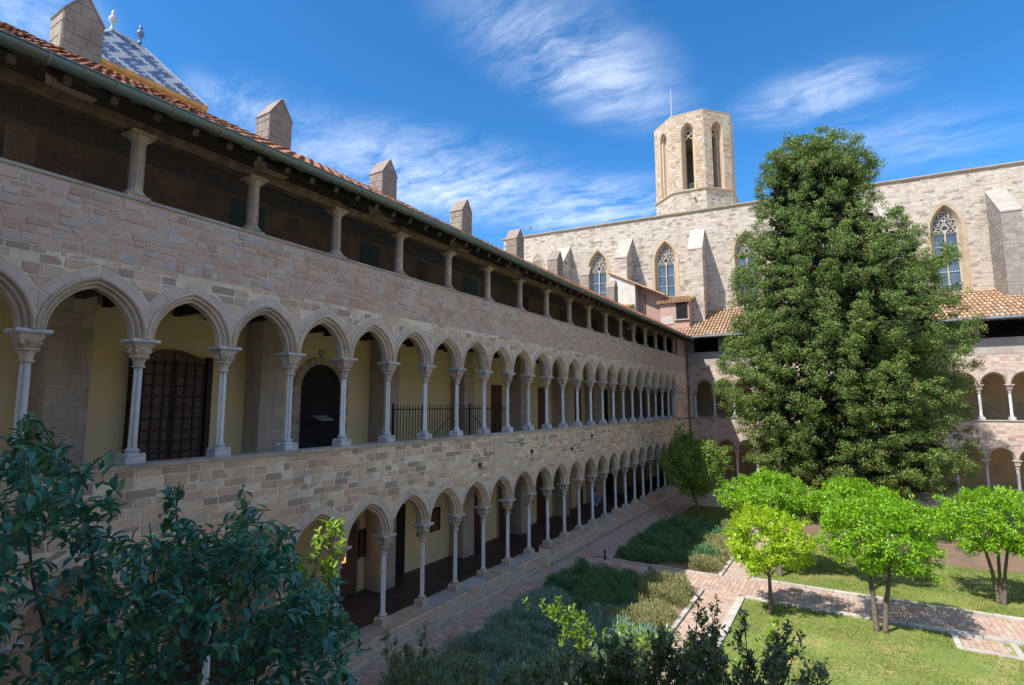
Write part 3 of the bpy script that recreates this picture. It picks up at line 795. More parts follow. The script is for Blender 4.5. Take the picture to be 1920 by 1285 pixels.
    # attic posts, plate beam, rafters, boards
    ps = 2.1817; n = -2
    y = T0-.276-3*ps; ph = post_mesh(1.20); ys = []
    while y < uend+.5:
        place_post(ph, (CX+.03, y, ZW), W); ys.append(y); y += ps
    for a, b in zip([U0]+ys, ys+[U1+.3]):
        mb = MB(); mb.beam((CX+.03, a-.05, ZW+1.28+rnd.uniform(-.02, .02)), (CX+.03, b+.05, ZW+1.28+rnd.uniform(-.02, .02)), .2+rnd.uniform(-.012, .012), .19+rnd.uniform(-.012, .012)); mb.obj('plate_beam', 'timber', W)
    mb = MB(); mb.box((CX-.25, uend+.75, ZW), (FX-.02, U1+.3, ZW+1.25)); mb.obj('attic_pier', 'plaster_pink', W)
    xe = -9.45; zr = lambda x, y: ez(y)+.09+(xe-x)*.575
    y = U0; k = 0
    while y < U1+2:
        e = rnd.uniform(-.03, .03)
        mb = MB(); mb.beam((xe-.02+e, y, zr(xe, y)-.24), (-13.5, y+rnd.uniform(-.03, .03), zr(-13.5, y)-.24), .10, .13); mb.obj('rafter', 'timber_rafter', W)
        if y < 22:
            mb = MB(); mb.beam((xe+.02, y+.3+e, zr(xe, y)-.155), (xe-.9, y+.32-e, zr(xe-.9, y)-.155), .16, .03); mb.obj('eave_board', 'timber_pale', W)
        y += .62
    bd = MB()
    n = 60; yy = [U0-.3+(U1+3-U0)*i/n for i in range(n+1)]
    for i in range(n):
        a, b = yy[i], yy[i+1]
        vs = [(xe, a, zr(xe, a)-.06), (xe, b, zr(xe, b)-.06), (-13.6, b, zr(-13.6, b)-.06), (-13.6, a, zr(-13.6, a)-.06)]
        bd.add(vs+[(x, y_, z-.07) for x, y_, z in vs], [(0, 1, 2, 3), (7, 6, 5, 4), (0, 4, 5, 1), (2, 6, 7, 3)])
        bd.add([(-13.6, a, zr(-13.6, a)-.06), (-13.6, b, zr(-13.6, b)-.06), (-19, b, zr(-13.6, b)-3.0), (-19, a, zr(-13.6, a)-3.0)], [(0, 1, 2, 3)])
    bd.obj('roof', 'timber_dark', W)
    # clay tiles: cover tiles in rows down the slope
    tw = .29; rows = 11; rl = 4.2/rows
    seg = 5
    prof = [(math.cos(math.pi*i/seg), math.sin(math.pi*i/seg)) for i in range(seg+1)]
    n = int((U1+1.5-U0)/tw); rest = MB(); pan = MB(); cnt = 0; its = []
    for i in range(n):
        yc = U0+i*tw
        for r in range(rows):
            its.append((r*1.0+max(0, yc-1)*.16 if yc > 1 else 99, yc, r))
    its.sort()
    for cnt, (_, yc, r) in enumerate(its):
        x0 = xe+.05-r*rl; x1 = x0-rl-.07; yj = yc+rnd.uniform(-.012, .012); zj = rnd.uniform(-.008, .012)
        vs = []
        for (x, rad, dz) in ((x0, .125, .045), (x1, .098, .01)):
            for c, s in prof: vs.append((x+.0, yj+c*rad, zr(x, yc)+dz+s*rad*.85+zj-.04))
            for c, s in prof: vs.append((x+.0, yj+c*(rad-.018), zr(x, yc)+dz+s*(rad-.018)*.85+zj-.04))
        m = seg+1
        fs = [(j, j+1, 2*m+j+1, 2*m+j) for j in range(seg)]+[(j+1, j, m+j, m+j+1) for j in range(seg)]
        if cnt < 300:
            mb = MB(); mb.add(vs, fs); mb.obj('roof_tile', 'tile_object', W)
        else: rest.add(vs, fs)
    rest.obj('roof_tile', 'tile_island', W, kind='stuff')
    for i in range(n):
        yc = U0+(i+.5)*tw
        a = [(xe+.03, yc+d_, zr(xe, yc)-.045+abs(d_)*.2) for d_ in (-tw/2, 0, tw/2)]; b = [(-13.6, yc+d_, zr(-13.6, yc)-.045+abs(d_)*.2) for d_ in (-tw/2, 0, tw/2)]
        pan.add(a+b, [(0, 1, 4, 3), (1, 2, 5, 4)])
    pan.obj('pan_tile', 'tile_island', W, kind='stuff')
    # gutter with bands
    g = MB(); xg = xe+.12; n = 46; R = .125; ns = 9; vs = []
    ys_ = [U0+(41.2-U0)*i/n for i in range(n+1)]
    for y in ys_:
        for rr in (R, R-.012):
            for j in range(ns+1):
                t = math.pi+math.pi*j/ns; vs.append((xg+rr*math.cos(t), y, ez(y)+.03+rr*math.sin(t)))
    m = 2*(ns+1)
    fs = []
    for i in range(n):
        for j in range(ns): fs += [(i*m+j, i*m+j+1, (i+1)*m+j+1, (i+1)*m+j), (i*m+ns+1+j+1, i*m+ns+1+j, (i+1)*m+ns+1+j, (i+1)*m+ns+1+j+1)]
        fs += [(i*m, (i+1)*m, (i+1)*m+ns+1, i*m+ns+1), (i*m+ns, i*m+m-1, (i+1)*m+m-1, (i+1)*m+ns)]
    g.add(vs, fs); go = g.obj('gutter', 'gutter_metal', W, smooth=True)
    g = MB(); g.tube([(xg+R, y, ez(y)+.035) for y in ys_], .016, 6); g.obj('lip', 'gutter_metal', go, smooth=True)
    y = 1.0
    while y < 41:
        b = MB(); pts = [(xg+(R+.006)*math.cos(t), y, ez(y)+.03+(R+.006)*math.sin(t)) for t in [math.pi+math.pi*j/8 for j in range(9)]]
        b.tube(pts, .012, 5); b.obj('band', 'gutter_band', go); y += .83
    b = MB(); b.tube([(-9.95, 41.9, H+4.7), (-9.98, 41.95, H+4.3), (-9.98, 42.2, 0.1)], .055, 8); b.obj('downpipe', 'pipe_brown', W)
    # wire netting of the attic bays
    for bi, (a, b) in enumerate(zip(ys, ys[1:])):
        if b < 1.5 or a > 26: continue
        st = .052 if a < 16 else .10; w = .0014 if a < 10 else .002; x = CX+.12; mb = MB()
        for y in np.arange(a+.1, b-.05, st): mb.add([(x, y-w, ZW+.01), (x, y+w, ZW+.01), (x, y+w, ZW+1.2), (x, y-w, ZW+1.2)], [(0, 1, 2, 3)])
        for z in np.arange(ZW+.04, ZW+1.2, st): mb.add([(x+.002, a+.1, z-w), (x+.002, b-.1, z-w), (x+.002, b-.1, z+w), (x+.002, a+.1, z+w)], [(0, 1, 2, 3)])
        mb.obj('netting', 'net_wire', W, kind='stuff')
    # smooth slab set in the wall, iron rod and little fittings
    mb = MB(); mb.box((15.36, .0, H-2.11), (16.59, .022, H-1.14), fm); mb.obj('plaque', 'wall_stone_object', W)
    mb = MB(); mb.tube([fm(16.1, .02, H-1.3), fm(16.3, .35, H-1.33), fm(16.5, .6, H-1.36)], .012, 5); mb.obj('iron_rod', 'iron', W)
    for u, z in ((14.5, H-1.93), (17.9, H-1.75), (23.6, H-1.45), (21.4, H-1.9)):
        mb = MB(); mb.box((u-.06, 0, z-.07), (u+.06, .06, z+.07), fm); mb.obj('wall_bracket', 'timber_dark', W)
    # gable heads of the buttresses over the roof
    for yp in (4.38, 9.16, 13.58, 18.27, 22.8, 27.3, 31.8, 36.3):
        big = rnd.uniform(-.04, .04)
        p = thing_part('buttress_head', W)
        x1, x0 = -13.42, -14.05; z0, zeave, zpk = H+6.6, H+8.22+big, H+8.78+big; hw = .36
        core = MB()
        sec = [(yp-hw, z0), (yp+hw, z0), (yp+hw, zeave), (yp, zpk), (yp-hw, zeave)]
        core.add([(x1, a, b) for a, b in sec]+[(x0, a, b) for a, b in sec], [(0, 1, 2, 3, 4), (9, 8, 7, 6, 5)]+[(i, (i+1) % 5, 5+(i+1) % 5, 5+i) for i in range(5)])
        core.obj('core', 'chimney_stone', p)
        f2 = lambda u, off, z: (x1+off, u, z)
        for q in courses(yp-hw, yp+hw, z0, zpk, .2, .3, .22, .4, .012):
            q = clip(q, -(zpk-zeave), -hw, -(zpk-zeave)*(yp+hw)-hw*zeave)
            q = clip(q, (zpk-zeave), -hw, (zpk-zeave)*(yp-hw)-hw*zeave) if len(q) > 2 else q
            if len(q) > 2 and area(q) > .004:
                mb = MB(); mb.add(*prism(f2, q, .012+rnd.uniform(-.006, .006))); mb.obj('stone', 'chimney_stone', p)
        f3 = lambda u, off, z: (u, yp-hw-off, z)
        for q in courses(x0, x1, z0, zeave-.03, .2, .3, .2, .4, .012):
            mb = MB(); mb.add(*prism(f3, q, .012+rnd.uniform(-.006, .006))); mb.obj('stone', 'chimney_stone', p)
        cs = MB()
        for sd in (-1, 1):
            a = Vector((0, yp+sd*(hw+.01), zeave-.005)); b = Vector((0, yp+sd*.003, zpk+.008)); t = Vector((0, sd*.02, .035))
            vs = [(x, q.y, q.z) for x in (x1+.02, x0-.02) for q in (a, b, b+t, a+t)]
            cs.add(vs, [(0, 1, 2, 3), (7, 6, 5, 4), (0, 4, 5, 1), (1, 5, 6, 2), (2, 6, 7, 3), (3, 7, 4, 0)])
        cs.obj('coping', 'chimney_stone', p)
    return W
def thing_part(name, parent):
    o = bpy.data.objects.new(name, None); o.empty_display_size = .2; link(o, parent); PLOC[o.name] = parent_loc(parent)
    o.location = (0, 0, 0); PLOC[o.name] = Vector((0, 0, 0))
    return o
west = west_wing()

# ================================================================== far gallery, facing us
def far_wing():
    W = thing('cloister_wing', 'sunlit cloister gallery across the garden, behind the tall conifer', 'building', (4, 44, 0))
    fm = lambda u, off, z: (u, FY-off, z)
    SP = 1.3915; half = SP/2; ar = Arch(.56, .66)
    cols = [-9.654+SP*n for n in range(0, 20)]; cen = [c+SP/2 for c in cols[:-1]]
    U0, U1 = -10.6, cols[-1]+.3
    back = MB()
    for zs, zt in ((ZLA, ZS-.06), (ZA, H+3.9)):
        for off in (-.005, -.395): arcade_backing(back, fm, ar, cen, half, zs, zt, .12, off)
        back.box((U0, -.4, zs-2.3 if zs > 4 else 0), (cols[0]-.12, -.004, zt), fm)
        back.box((cols[0]-.12, -.4, zs), (cols[0], -.004, zt), fm)
    back.obj('wall', 'far_mortar', W)
    circ = [(um-sd*ar.c, zs, ar.r+.30, sd, um) for zs in (ZLA, ZA) for um in cen for sd in (1, -1)]
    a = courses(U0, U1, ZLA+.1, ZS-.08, .15, .22, .25, .6, .016, circles=[c for c in circ if c[1] == ZLA])
    b = courses(U0, U1, ZA+.2, H+2.95, .14, .22, .2, .55, .016, circles=[c for c in circ if c[1] == ZA])
    lay(W, fm, a+b, 'far_stone', 'stone', 0, .002, .010)
    e = courses(U0, cols[0]-.14, 0, ZA+.2, .22, .3, .25, .5); lay(W, fm, e, 'pier_stone', 'stone', 0, .01, .006)
    vs = []
    kmould = .72
    for zs in (ZLA, ZA):
        for um in cen:
            mb = MB(); arch_mesh(mb, fm, ar, um, zs, 7, MOULD, kmould); mb.obj('arch', 'far_arch_stone', W)
            vs += voussoirs(ar, um, zs, .13, .29, half)
    lay(W, fm, vs, 'far_stone', 'voussoir', 0, .005, .003, .006)
    up_ms = column_meshes(ZA-ZS, ('marble', 'abacus_stone', 'marble_rust', 'abacus_stone'))
    lo_ms = column_meshes(ZLA-ZLB, ('marble', 'pier_stone', 'marble_rust', 'abacus_stone'))
    for x in cols:
        place_column(up_ms, (x, CY, ZS), W); place_column(lo_ms, (x, CY, ZLB), W)
    mb = MB(); mb.box((U0, -.42, ZS-.06), (U1, .06, ZS), fm); mb.obj('sill', 'sill_stone', W)
    mb = MB(); mb.box((U0, -.42, H+2.95), (U1, .012, H+3.86), fm); mb.obj('attic_parapet', 'plaster_grey', W)
    mb = MB(); mb.box((U0, -.43, H+3.86), (U1, .04, H+3.92), fm); mb.obj('sill', 'sill_stone', W)
    # low wall
    mb = MB(); mb.box((U0, -.43, 0), (U1, .06, ZLB-.07), fm); mb.obj('parapet', 'mortar_low', W)
    st = courses(U0, U1, .05, ZLB-.09, .12, .16, .25, .5); lay(W, lambda u, off, z: fm(u, .06+off, z), st, 'low_stone', 'stone', 0, .004, .006, .008)
    mb = MB(); mb.box((U0, -.46, ZLB-.07), (U1, .10, ZLB), fm); mb.obj('coping', 'sill_stone', W)
    YB = L+3.6
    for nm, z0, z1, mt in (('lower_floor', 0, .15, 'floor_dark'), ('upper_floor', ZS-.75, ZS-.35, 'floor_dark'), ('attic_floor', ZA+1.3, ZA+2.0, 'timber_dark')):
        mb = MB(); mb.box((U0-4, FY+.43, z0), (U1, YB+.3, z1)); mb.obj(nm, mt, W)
    mb = MB(); mb.box((U0-3.4, YB, 0), (U1, YB+.5, ZA+1.6)); mb.obj('back_wall', 'plaster_far', W)
    mb = MB(); mb.box((U0-3.4, YB-.4, ZA+1.6), (U1, YB-.1, H+5.6)); mb.obj('attic_wall', 'timber_dark', W)
    mb = MB(); mb.box((-5.6, YB-.02, .15), (-4.9, YB+.1, 3.9)); mb.obj('doorway', 'black', W)
    mb = MB(); mb.box((U0, FY+.02, H+3.9), (-9.62, FY+.3, H+5.0)); mb.obj('attic_pier', 'plaster_grey', W)
    ph = MB(); ph.box((-.12, -.12, 0), (.12, .12, 1.1)); me = ph.mesh('post', 'post_stone')
    for k in range(8):
        x = -7.68+k*2.98
        o = bpy.data.objects.new('post', me); o.location = (x, CY, H+3.9); link(o, W)
    mb = MB(); mb.beam((U0, CY, H+5.06), (U1, CY, H+5.06), .22, .14); mb.obj('plate_beam', 'timber', W)
    # roof
    ye = 41.55; ze = H+5.06
    yt = lambda x: 44.85+(x+28.3)*.0977+.05           # where the roof meets the church wall
    sl = lambda x: (H+7.85-ze)/(yt(x)-ye)
    x0, x1 = -10.9, U1
    rf = MB(); nn_ = 30
    for i in range(nn_):
        a, b = x0+(x1-x0)*i/nn_, x0+(x1-x0)*(i+1)/nn_
        for d_, o_ in ((-.10, (0, 1, 2, 3)), (-.13, (3, 2, 1, 0))): rf.add([(a, ye, ze+d_), (b, ye, ze+d_), (b, yt(b), H+7.85+d_), (a, yt(a), H+7.85+d_)], [o_])
    rf.obj('roof', 'timber_dark', W)
    tl_ = MB(); pn_ = MB(); tw = .25; n = int((x1-x0)/tw); rows = 10; seg = 4
    prof = [(math.cos(math.pi*i/seg), math.sin(math.pi*i/seg)) for i in range(seg+1)]
    for i in range(n):
        xc = x0+i*tw; s_ = sl(xc); ln = (yt(xc)-ye)/rows
        for r in range(rows):
            ya = ye-.06+r*ln; yb = ya+ln+.05; zj = rnd.uniform(-.01, .012); vs = []
            for (y, rad, dz) in ((ya, .105, .05), (yb, .085, .015)):
                for c, s in prof: vs.append((xc+c*rad*.92+zj, y, ze+(y-ye)*s_+dz+s*rad*1.05-.045+zj))
            m = seg+1
            tl_.add(vs, [(j, j+1, m+j+1, m+j) for j in range(seg)])
        d_ = tw/2
        pn_.add([(xc+e, y, ze+(y-ye)*s_-.055+abs(e-d_)*.3) for y in (ye-.04, yt(xc)) for e in (0, d_, tw)], [(0, 1, 4, 3), (1, 2, 5, 4)])
    tl_.obj('roof_tile', 'far_tile', W, kind='stuff'); pn_.obj('pan_tile', 'far_pan_shade', W, kind='stuff')
    mb = MB(); mb.tube([(-9.4, ye-.08, ze-.06), (U1, ye-.08, ze-.06)], .085, 8); mb.obj('gutter', 'gutter_blue', W, smooth=True)
    x = -9.2
    while x < U1:
        mb = MB(); mb.beam((x, ye+.02, ze-.16), (x, CY+.6, ze-.16+(CY+.6-ye)*.5), .1, .12); mb.obj('rafter', 'timber', W); x += .7
    return W
far = far_wing()

# ================================================================== gallery we look out of (behind and above the lens)
def south_wing():
    W = thing('cloister_wing', 'near cloister gallery from whose upper floor the garden is seen', 'building', (0, -3, 0))
    for nm, a, b, mt in (('back_wall', (-10.2, -5, 0), (16, -4.6, H+5.5), 'plaster_yellow'), ('lower_parapet', (-10.0, -.75, 0), (16, -.35, .7), 'mortar_low'), ('wall', (-10.0, -.75, H-3.0), (16, -.35, H-1.05), 'far_mortar'),
                         ('attic_wall', (-10.0, -.75, H+2.1), (16, -.35, H+3.6), 'far_mortar'), ('upper_floor', (-10.0, -4.6, H-1.8), (16, -.75, H-1.4), 'floor_dark'), ('attic_floor', (-10.0, -4.6, H+2.4), (16, -.75, H+3.0), 'timber_dark')):
        mb = MB(); mb.box(a, b); mb.obj(nm, mt, W)
    mb = MB(); mb.add([(-9.3, .25, H+4.95), (16, .25, H+4.95), (16, -4.6, H+7.8), (-9.3, -4.6, H+7.8), (-9.3, .25, H+4.8), (16, .25, H+4.8), (16, -4.6, H+7.65), (-9.3, -4.6, H+7.65)],
                      [(0, 1, 2, 3), (7, 6, 5, 4), (0, 4, 5, 1), (1, 5, 6, 2), (2, 6, 7, 3), (3, 7, 4, 0)]); mb.obj('roof', 'tile_island', W)
    for k in range(17):
        for z0, z1 in ((.7, H-3.0), (H-1.05, H+2.1)):
            mb = MB(); mb.lathe([(.1, z0), (.1, z1-.3), (.22, z1)], 10, (-9.2+1.5*k, -.55, 0)); mb.obj('column', 'marble', W)
south_wing()

# ================================================================== church, tower
A2 = Vector((-28.3, 44.8, 0)); TD = Vector((39.9, 3.9, 0)).normalized(); ND = Vector((TD.y, -TD.x, 0))
def cf(s, off, z): p = A2+TD*s+ND*off; return (p.x, p.y, z)
def pointed(a, h, um, zs, zb, dr=0, n=9):
    ar = Arch(a, h); p = ar.pts(um, zs, dr, n); return [(um+a+dr, zb)]+p+[(um-a-dr, zb)]
def ring(mb, fm, cu, cz, r0, r1, o0, o1, n=14, t0=0, t1=2*math.pi):
    m = n+1; vs = []
    for R, off in ((r1, o0), (r1, o1), (r0, o1), (r0, o0)):
        vs += [fm(cu+R*math.cos(t0+(t1-t0)*i/n), off, cz+R*math.sin(t0+(t1-t0)*i/n)) for i in range(m)]
    mb.add(vs, [(k*m+i, k*m+i+1, (k+1) % 4*m+i+1, (k+1) % 4*m+i) for k in range(4) for i in range(n)])
def church():
    W = thing('church', 'tall pale stone church wall with pointed traceried windows behind the far gallery', 'church', (-8, 47, 0))
    ZT = H+16.5
    wins = [(9.75, H+14.15, H+10.0), (15.82, H+14.2, H+8.0), (22.35, H+14.25, H+8.0), (28.95, H+14.25, H+7.95), (35.5, H+14.25, H+7.9), (42.1, H+14.25, H+7.9)]
    bl = (3.75, H+14.45, H+12.0)
    s0, s1 = .0, 50.0
    a = .93; h = 1.75
    wall = MB()
    edges = [s0]+[(wins[i][0]+wins[i+1][0])/2 for i in range(len(wins)-1)]+[s1]
    def zsill(i): return H+7.9
    polyset = []
    circ = []; holes = []
    for i, (um, zt, zb) in enumerate(wins):
        zb = H+7.9; zs = zt-h
        e0, e1 = edges[i], edges[i+1]
        lp = pointed(a, h, um, zs, zb)
        q = lambda pts: wall.add([cf(x, 0, z) for x, z in pts], [tuple(range(len(pts)))])
        q([(e0, 0), (e1, 0), (e1, zb), (e0, zb)])
        q([(e0, zb), (um-a, zb), (um-a, ZT), (e0, ZT)]); q([(um+a, zb), (e1, zb), (e1, ZT), (um+a, ZT)])
        for (x0, z0), (x1, z1) in zip(lp, lp[1:]):
            if abs(x0-x1) > 1e-5: q([(x0, z0), (x1, z1), (x1, ZT), (x0, ZT)])
        ar = Arch(a, h)
        for sd in (1, -1): circ.append((um-sd*ar.c, zs, ar.r+.2, sd, um))
        holes.append((um-a-.2, zb-.15, um+a+.2, zs))
    wall.box((s0, -9.5, 0), (s1, -9.2, ZT), cf); wall.box((s0, -9.3, ZT-.15), (s1, -.02, ZT-.01), cf)
    wall.box((s0-.01, -9.3, 0), (s0+.3, -.01, ZT-.02), cf)
    wall.obj('wall', 'church_mortar', W)
    st = courses(s0, s1, H+6.2, ZT-.12, .14, .23, .2, .62, .02, circles=circ, holes=holes+[(3.1, H+11.9, 4.4, H+13.9)])
    lay(W, cf, st, 'church_stone', 'stone', 0, .004, .014, .014)
    cop = MB()
    u = s0-.2
    while u < s1:
        cop.box((u, -9.3, ZT), (u+1.48, .16, ZT+.09), cf); u += 1.5
    cop.obj('coping', 'window_stone', W, kind='stuff')
    mb = MB(); mb.box((s0-.1, -.2, ZT-.1), (s1, .09, ZT-.01), cf); mb.obj('cornice', 'window_stone', W)
    # blind window
    mb = MB(); p = pointed(.5, .85, bl[0], bl[1]-.85, bl[2]); mb.add([cf(x, -.0, z) for x, z in p]+[cf(x, .06, z) for x, z in pointed(.62, .97, bl[0], bl[1]-.85, bl[2])], [(i, i+1, len(p)+i+1, len(p)+i) for i in range(len(p)-1)]+[tuple(range(len(p)))])
    mb.obj('blind_window', 'window_stone', W)
    for um, zt, zb0 in wins:
        zb = H+7.9; zs = zt-h
        wn = thing_part('window', W)
        # surround: proud band, splayed reveal
        mb = MB(); lps = [(.2, .03), (.0, .03), (-.04, -.02), (-.22, -.42), (-.24, -.44)]
        L_ = [pointed(a, h, um, zs, zb, dr) for dr, _ in lps]; m = len(L_[0])
        mb.add([cf(x, o, z) for (dr, o), lp in zip(lps, L_) for x, z in lp], [(k*m+i, k*m+i+1, (k+1)*m+i+1, (k+1)*m+i) for k in range(len(lps)-1) for i in range(m-1)])
        mb.box((um-a-.2, -.45, zb-.14), (um+a+.2, .1, zb), cf)
        mb.obj('surround', 'window_stone', wn)
        gl = MB(); p = pointed(a, h, um, zs, zb, -.22); gl.add([cf(x, -.50, z) for x, z in p], [tuple(range(len(p)))]); gl.obj('pane', 'glass_blue', wn)
        # tracery
        tr = MB(); w = a-.22; o0, o1 = -.47, -.36
        tr.box((um-.045, o0, zb), (um+.045, o1, zs-.05), cf)
        for sd in (-1, 1):
            tr.box((um+sd*w-.04, o0, zb), (um+sd*w+.04, o1, zs+.2), cf)
            cu = um+sd*w/2
            lp = pointed(w/2-.03, w/2+.08, cu, zs-.28, zs-.3, 0, 5); lp2 = pointed(w/2-.03, w/2+.08, cu, zs-.28, zs-.3, -.06, 5); mm = len(lp)
            tr.add([cf(x, o1, z) for x, z in lp]+[cf(x, o1, z) for x, z in lp2]+[cf(x, o0, z) for x, z in lp2], [(i, i+1, mm+i+1, mm+i) for i in range(mm-1)]+[(mm+i, mm+i+1, 2*mm+i+1, 2*mm+i) for i in range(mm-1)])
            for d in (-1, 1): ring(tr, cf, cu+d*.12, zs-.16, .085, .13, o0, o1-.02, 8)
            # trefoils
            ring(tr, cf, cu, zs+.42, w/2-.06, w/2, o0, o1, 14)
            for k in range(3):
                t = math.pi/2+k*2*math.pi/3; ring(tr, cf, cu+.135*math.cos(t), zs+.42+.135*math.sin(t), .085, .125, o0, o1-.02, 9)
        rq = .36; zq = zs+.98
        ring(tr, cf, um, zq, rq-.05, rq, o0, o1, 16)
        for k in range(4):
            t = k*math.pi/2; ring(tr, cf, um+.17*math.cos(t), zq+.17*math.sin(t), .095, .135, o0, o1-.02, 10)
        tr.obj('tracery', 'tracery', wn)
        gp = MB()
        for k in range(3):
            for sd in (-1, 1):
                t = math.pi/2+k*2*math.pi/3; cu = um+sd*w/2
                gp.add([cf(cu+.135*math.cos(t)+.09*math.cos(j*math.pi/4), -.485, zs+.42+.135*math.sin(t)+.09*math.sin(j*math.pi/4)) for j in range(8)], [tuple(range(8))])
        for k in range(4):
            t = k*math.pi/2
            gp.add([cf(um+.17*math.cos(t)+.1*math.cos(j*math.pi/4), -.485, zq+.17*math.sin(t)+.1*math.sin(j*math.pi/4)) for j in range(8)], [tuple(range(8))])
        gp.obj('coloured_glass', 'glass_teal', wn)
        br = MB(); z = zs-.35
        while z > zb: br.box((um-w, -.485, z-.025), (um+w, -.45, z+.025), cf); z -= .92
        br.obj('glazing_bar', 'bar_white', wn)
    # buttresses
    for k, sc in enumerate((6.55, 12.45, 18.6, 25.4, 32.0, 38.4, 45.0)):
        b = thing_part('buttress', W)
        hw = .55; pr = 2.35; z0 = H+5.6; zf = H+12.55; zw = H+14.8
        mt = 'dark_stone' if sc > 38 else 'church_stone'
        core = MB(); prof = [(0, z0), (pr, z0), (pr, zf), (0, zw)]
        core.add([cf(sc-hw, o, z) for o, z in prof]+[cf(sc+hw, o, z) for o, z in prof], [(0, 1, 2, 3), (7, 6, 5, 4), (1, 5, 6, 2), (2, 6, 7, 3)]); core.obj('core', 'church_mortar', b)
        mb = MB()
        for q in courses(sc-hw, sc+hw, z0, zf-.02, .2, .3, .3, .6): mb.add(*prism(lambda u, off, z: cf(u, pr+off, z), q, .01+rnd.uniform(-.005, .008)))
        for sd in (-1, 1):
            for q in courses(.02, pr+.01, z0, zw, .2, .3, .3, .6):
                q = clip(q, -(zw-zf), -pr, -pr*zw)
                if len(q) > 2 and area(q) > .004:
                    if sd > 0: mb.add(*prism(lambda u, off, z: cf(sc+hw+off, u, z), q, .01+rnd.uniform(-.005, .008)))
                    else: mb.add(*prism(lambda u, off, z: cf(sc-hw-off, u, z), q, .01+rnd.uniform(-.005, .008)))
        mb.obj('stone', 'dark_stone' if sc > 38 else 'church_stone', b, kind='stuff')
        mb = MB(); e = .07
        mb.add([cf(sc+s_*(hw+.02), o, z) for o, z in ((pr+.05, zf-.04), (0, zw), (0, zw+e), (pr+.05, zf+e)) for s_ in (-1, 1)], [(0, 1, 3, 2), (4, 5, 7, 6), (0, 2, 4, 6), (1, 7, 5, 3), (0, 6, 7, 1)]); mb.obj('weathering', 'cap_pale', b)
    # cross finial on the ridge
    p = cf(2.9, -.1, ZT+.09); mb = MB(); mb.lathe([(.09, 0), (.06, .12), (.04, .2), (.035, .75)], 8, p); c = MB()
    for (dx, dz, r) in ((0, .78, .1), (-.17, .78, .09), (.17, .78, .09), (0, .98, .1), (0, .58, .07)): mb.lathe([(.01, dz-r), (r, dz), (.01, dz+r)], 8, (p[0]+dx, p[1], p[2]))
    mb.obj('cross_finial', 'dark_stone', W)
church()
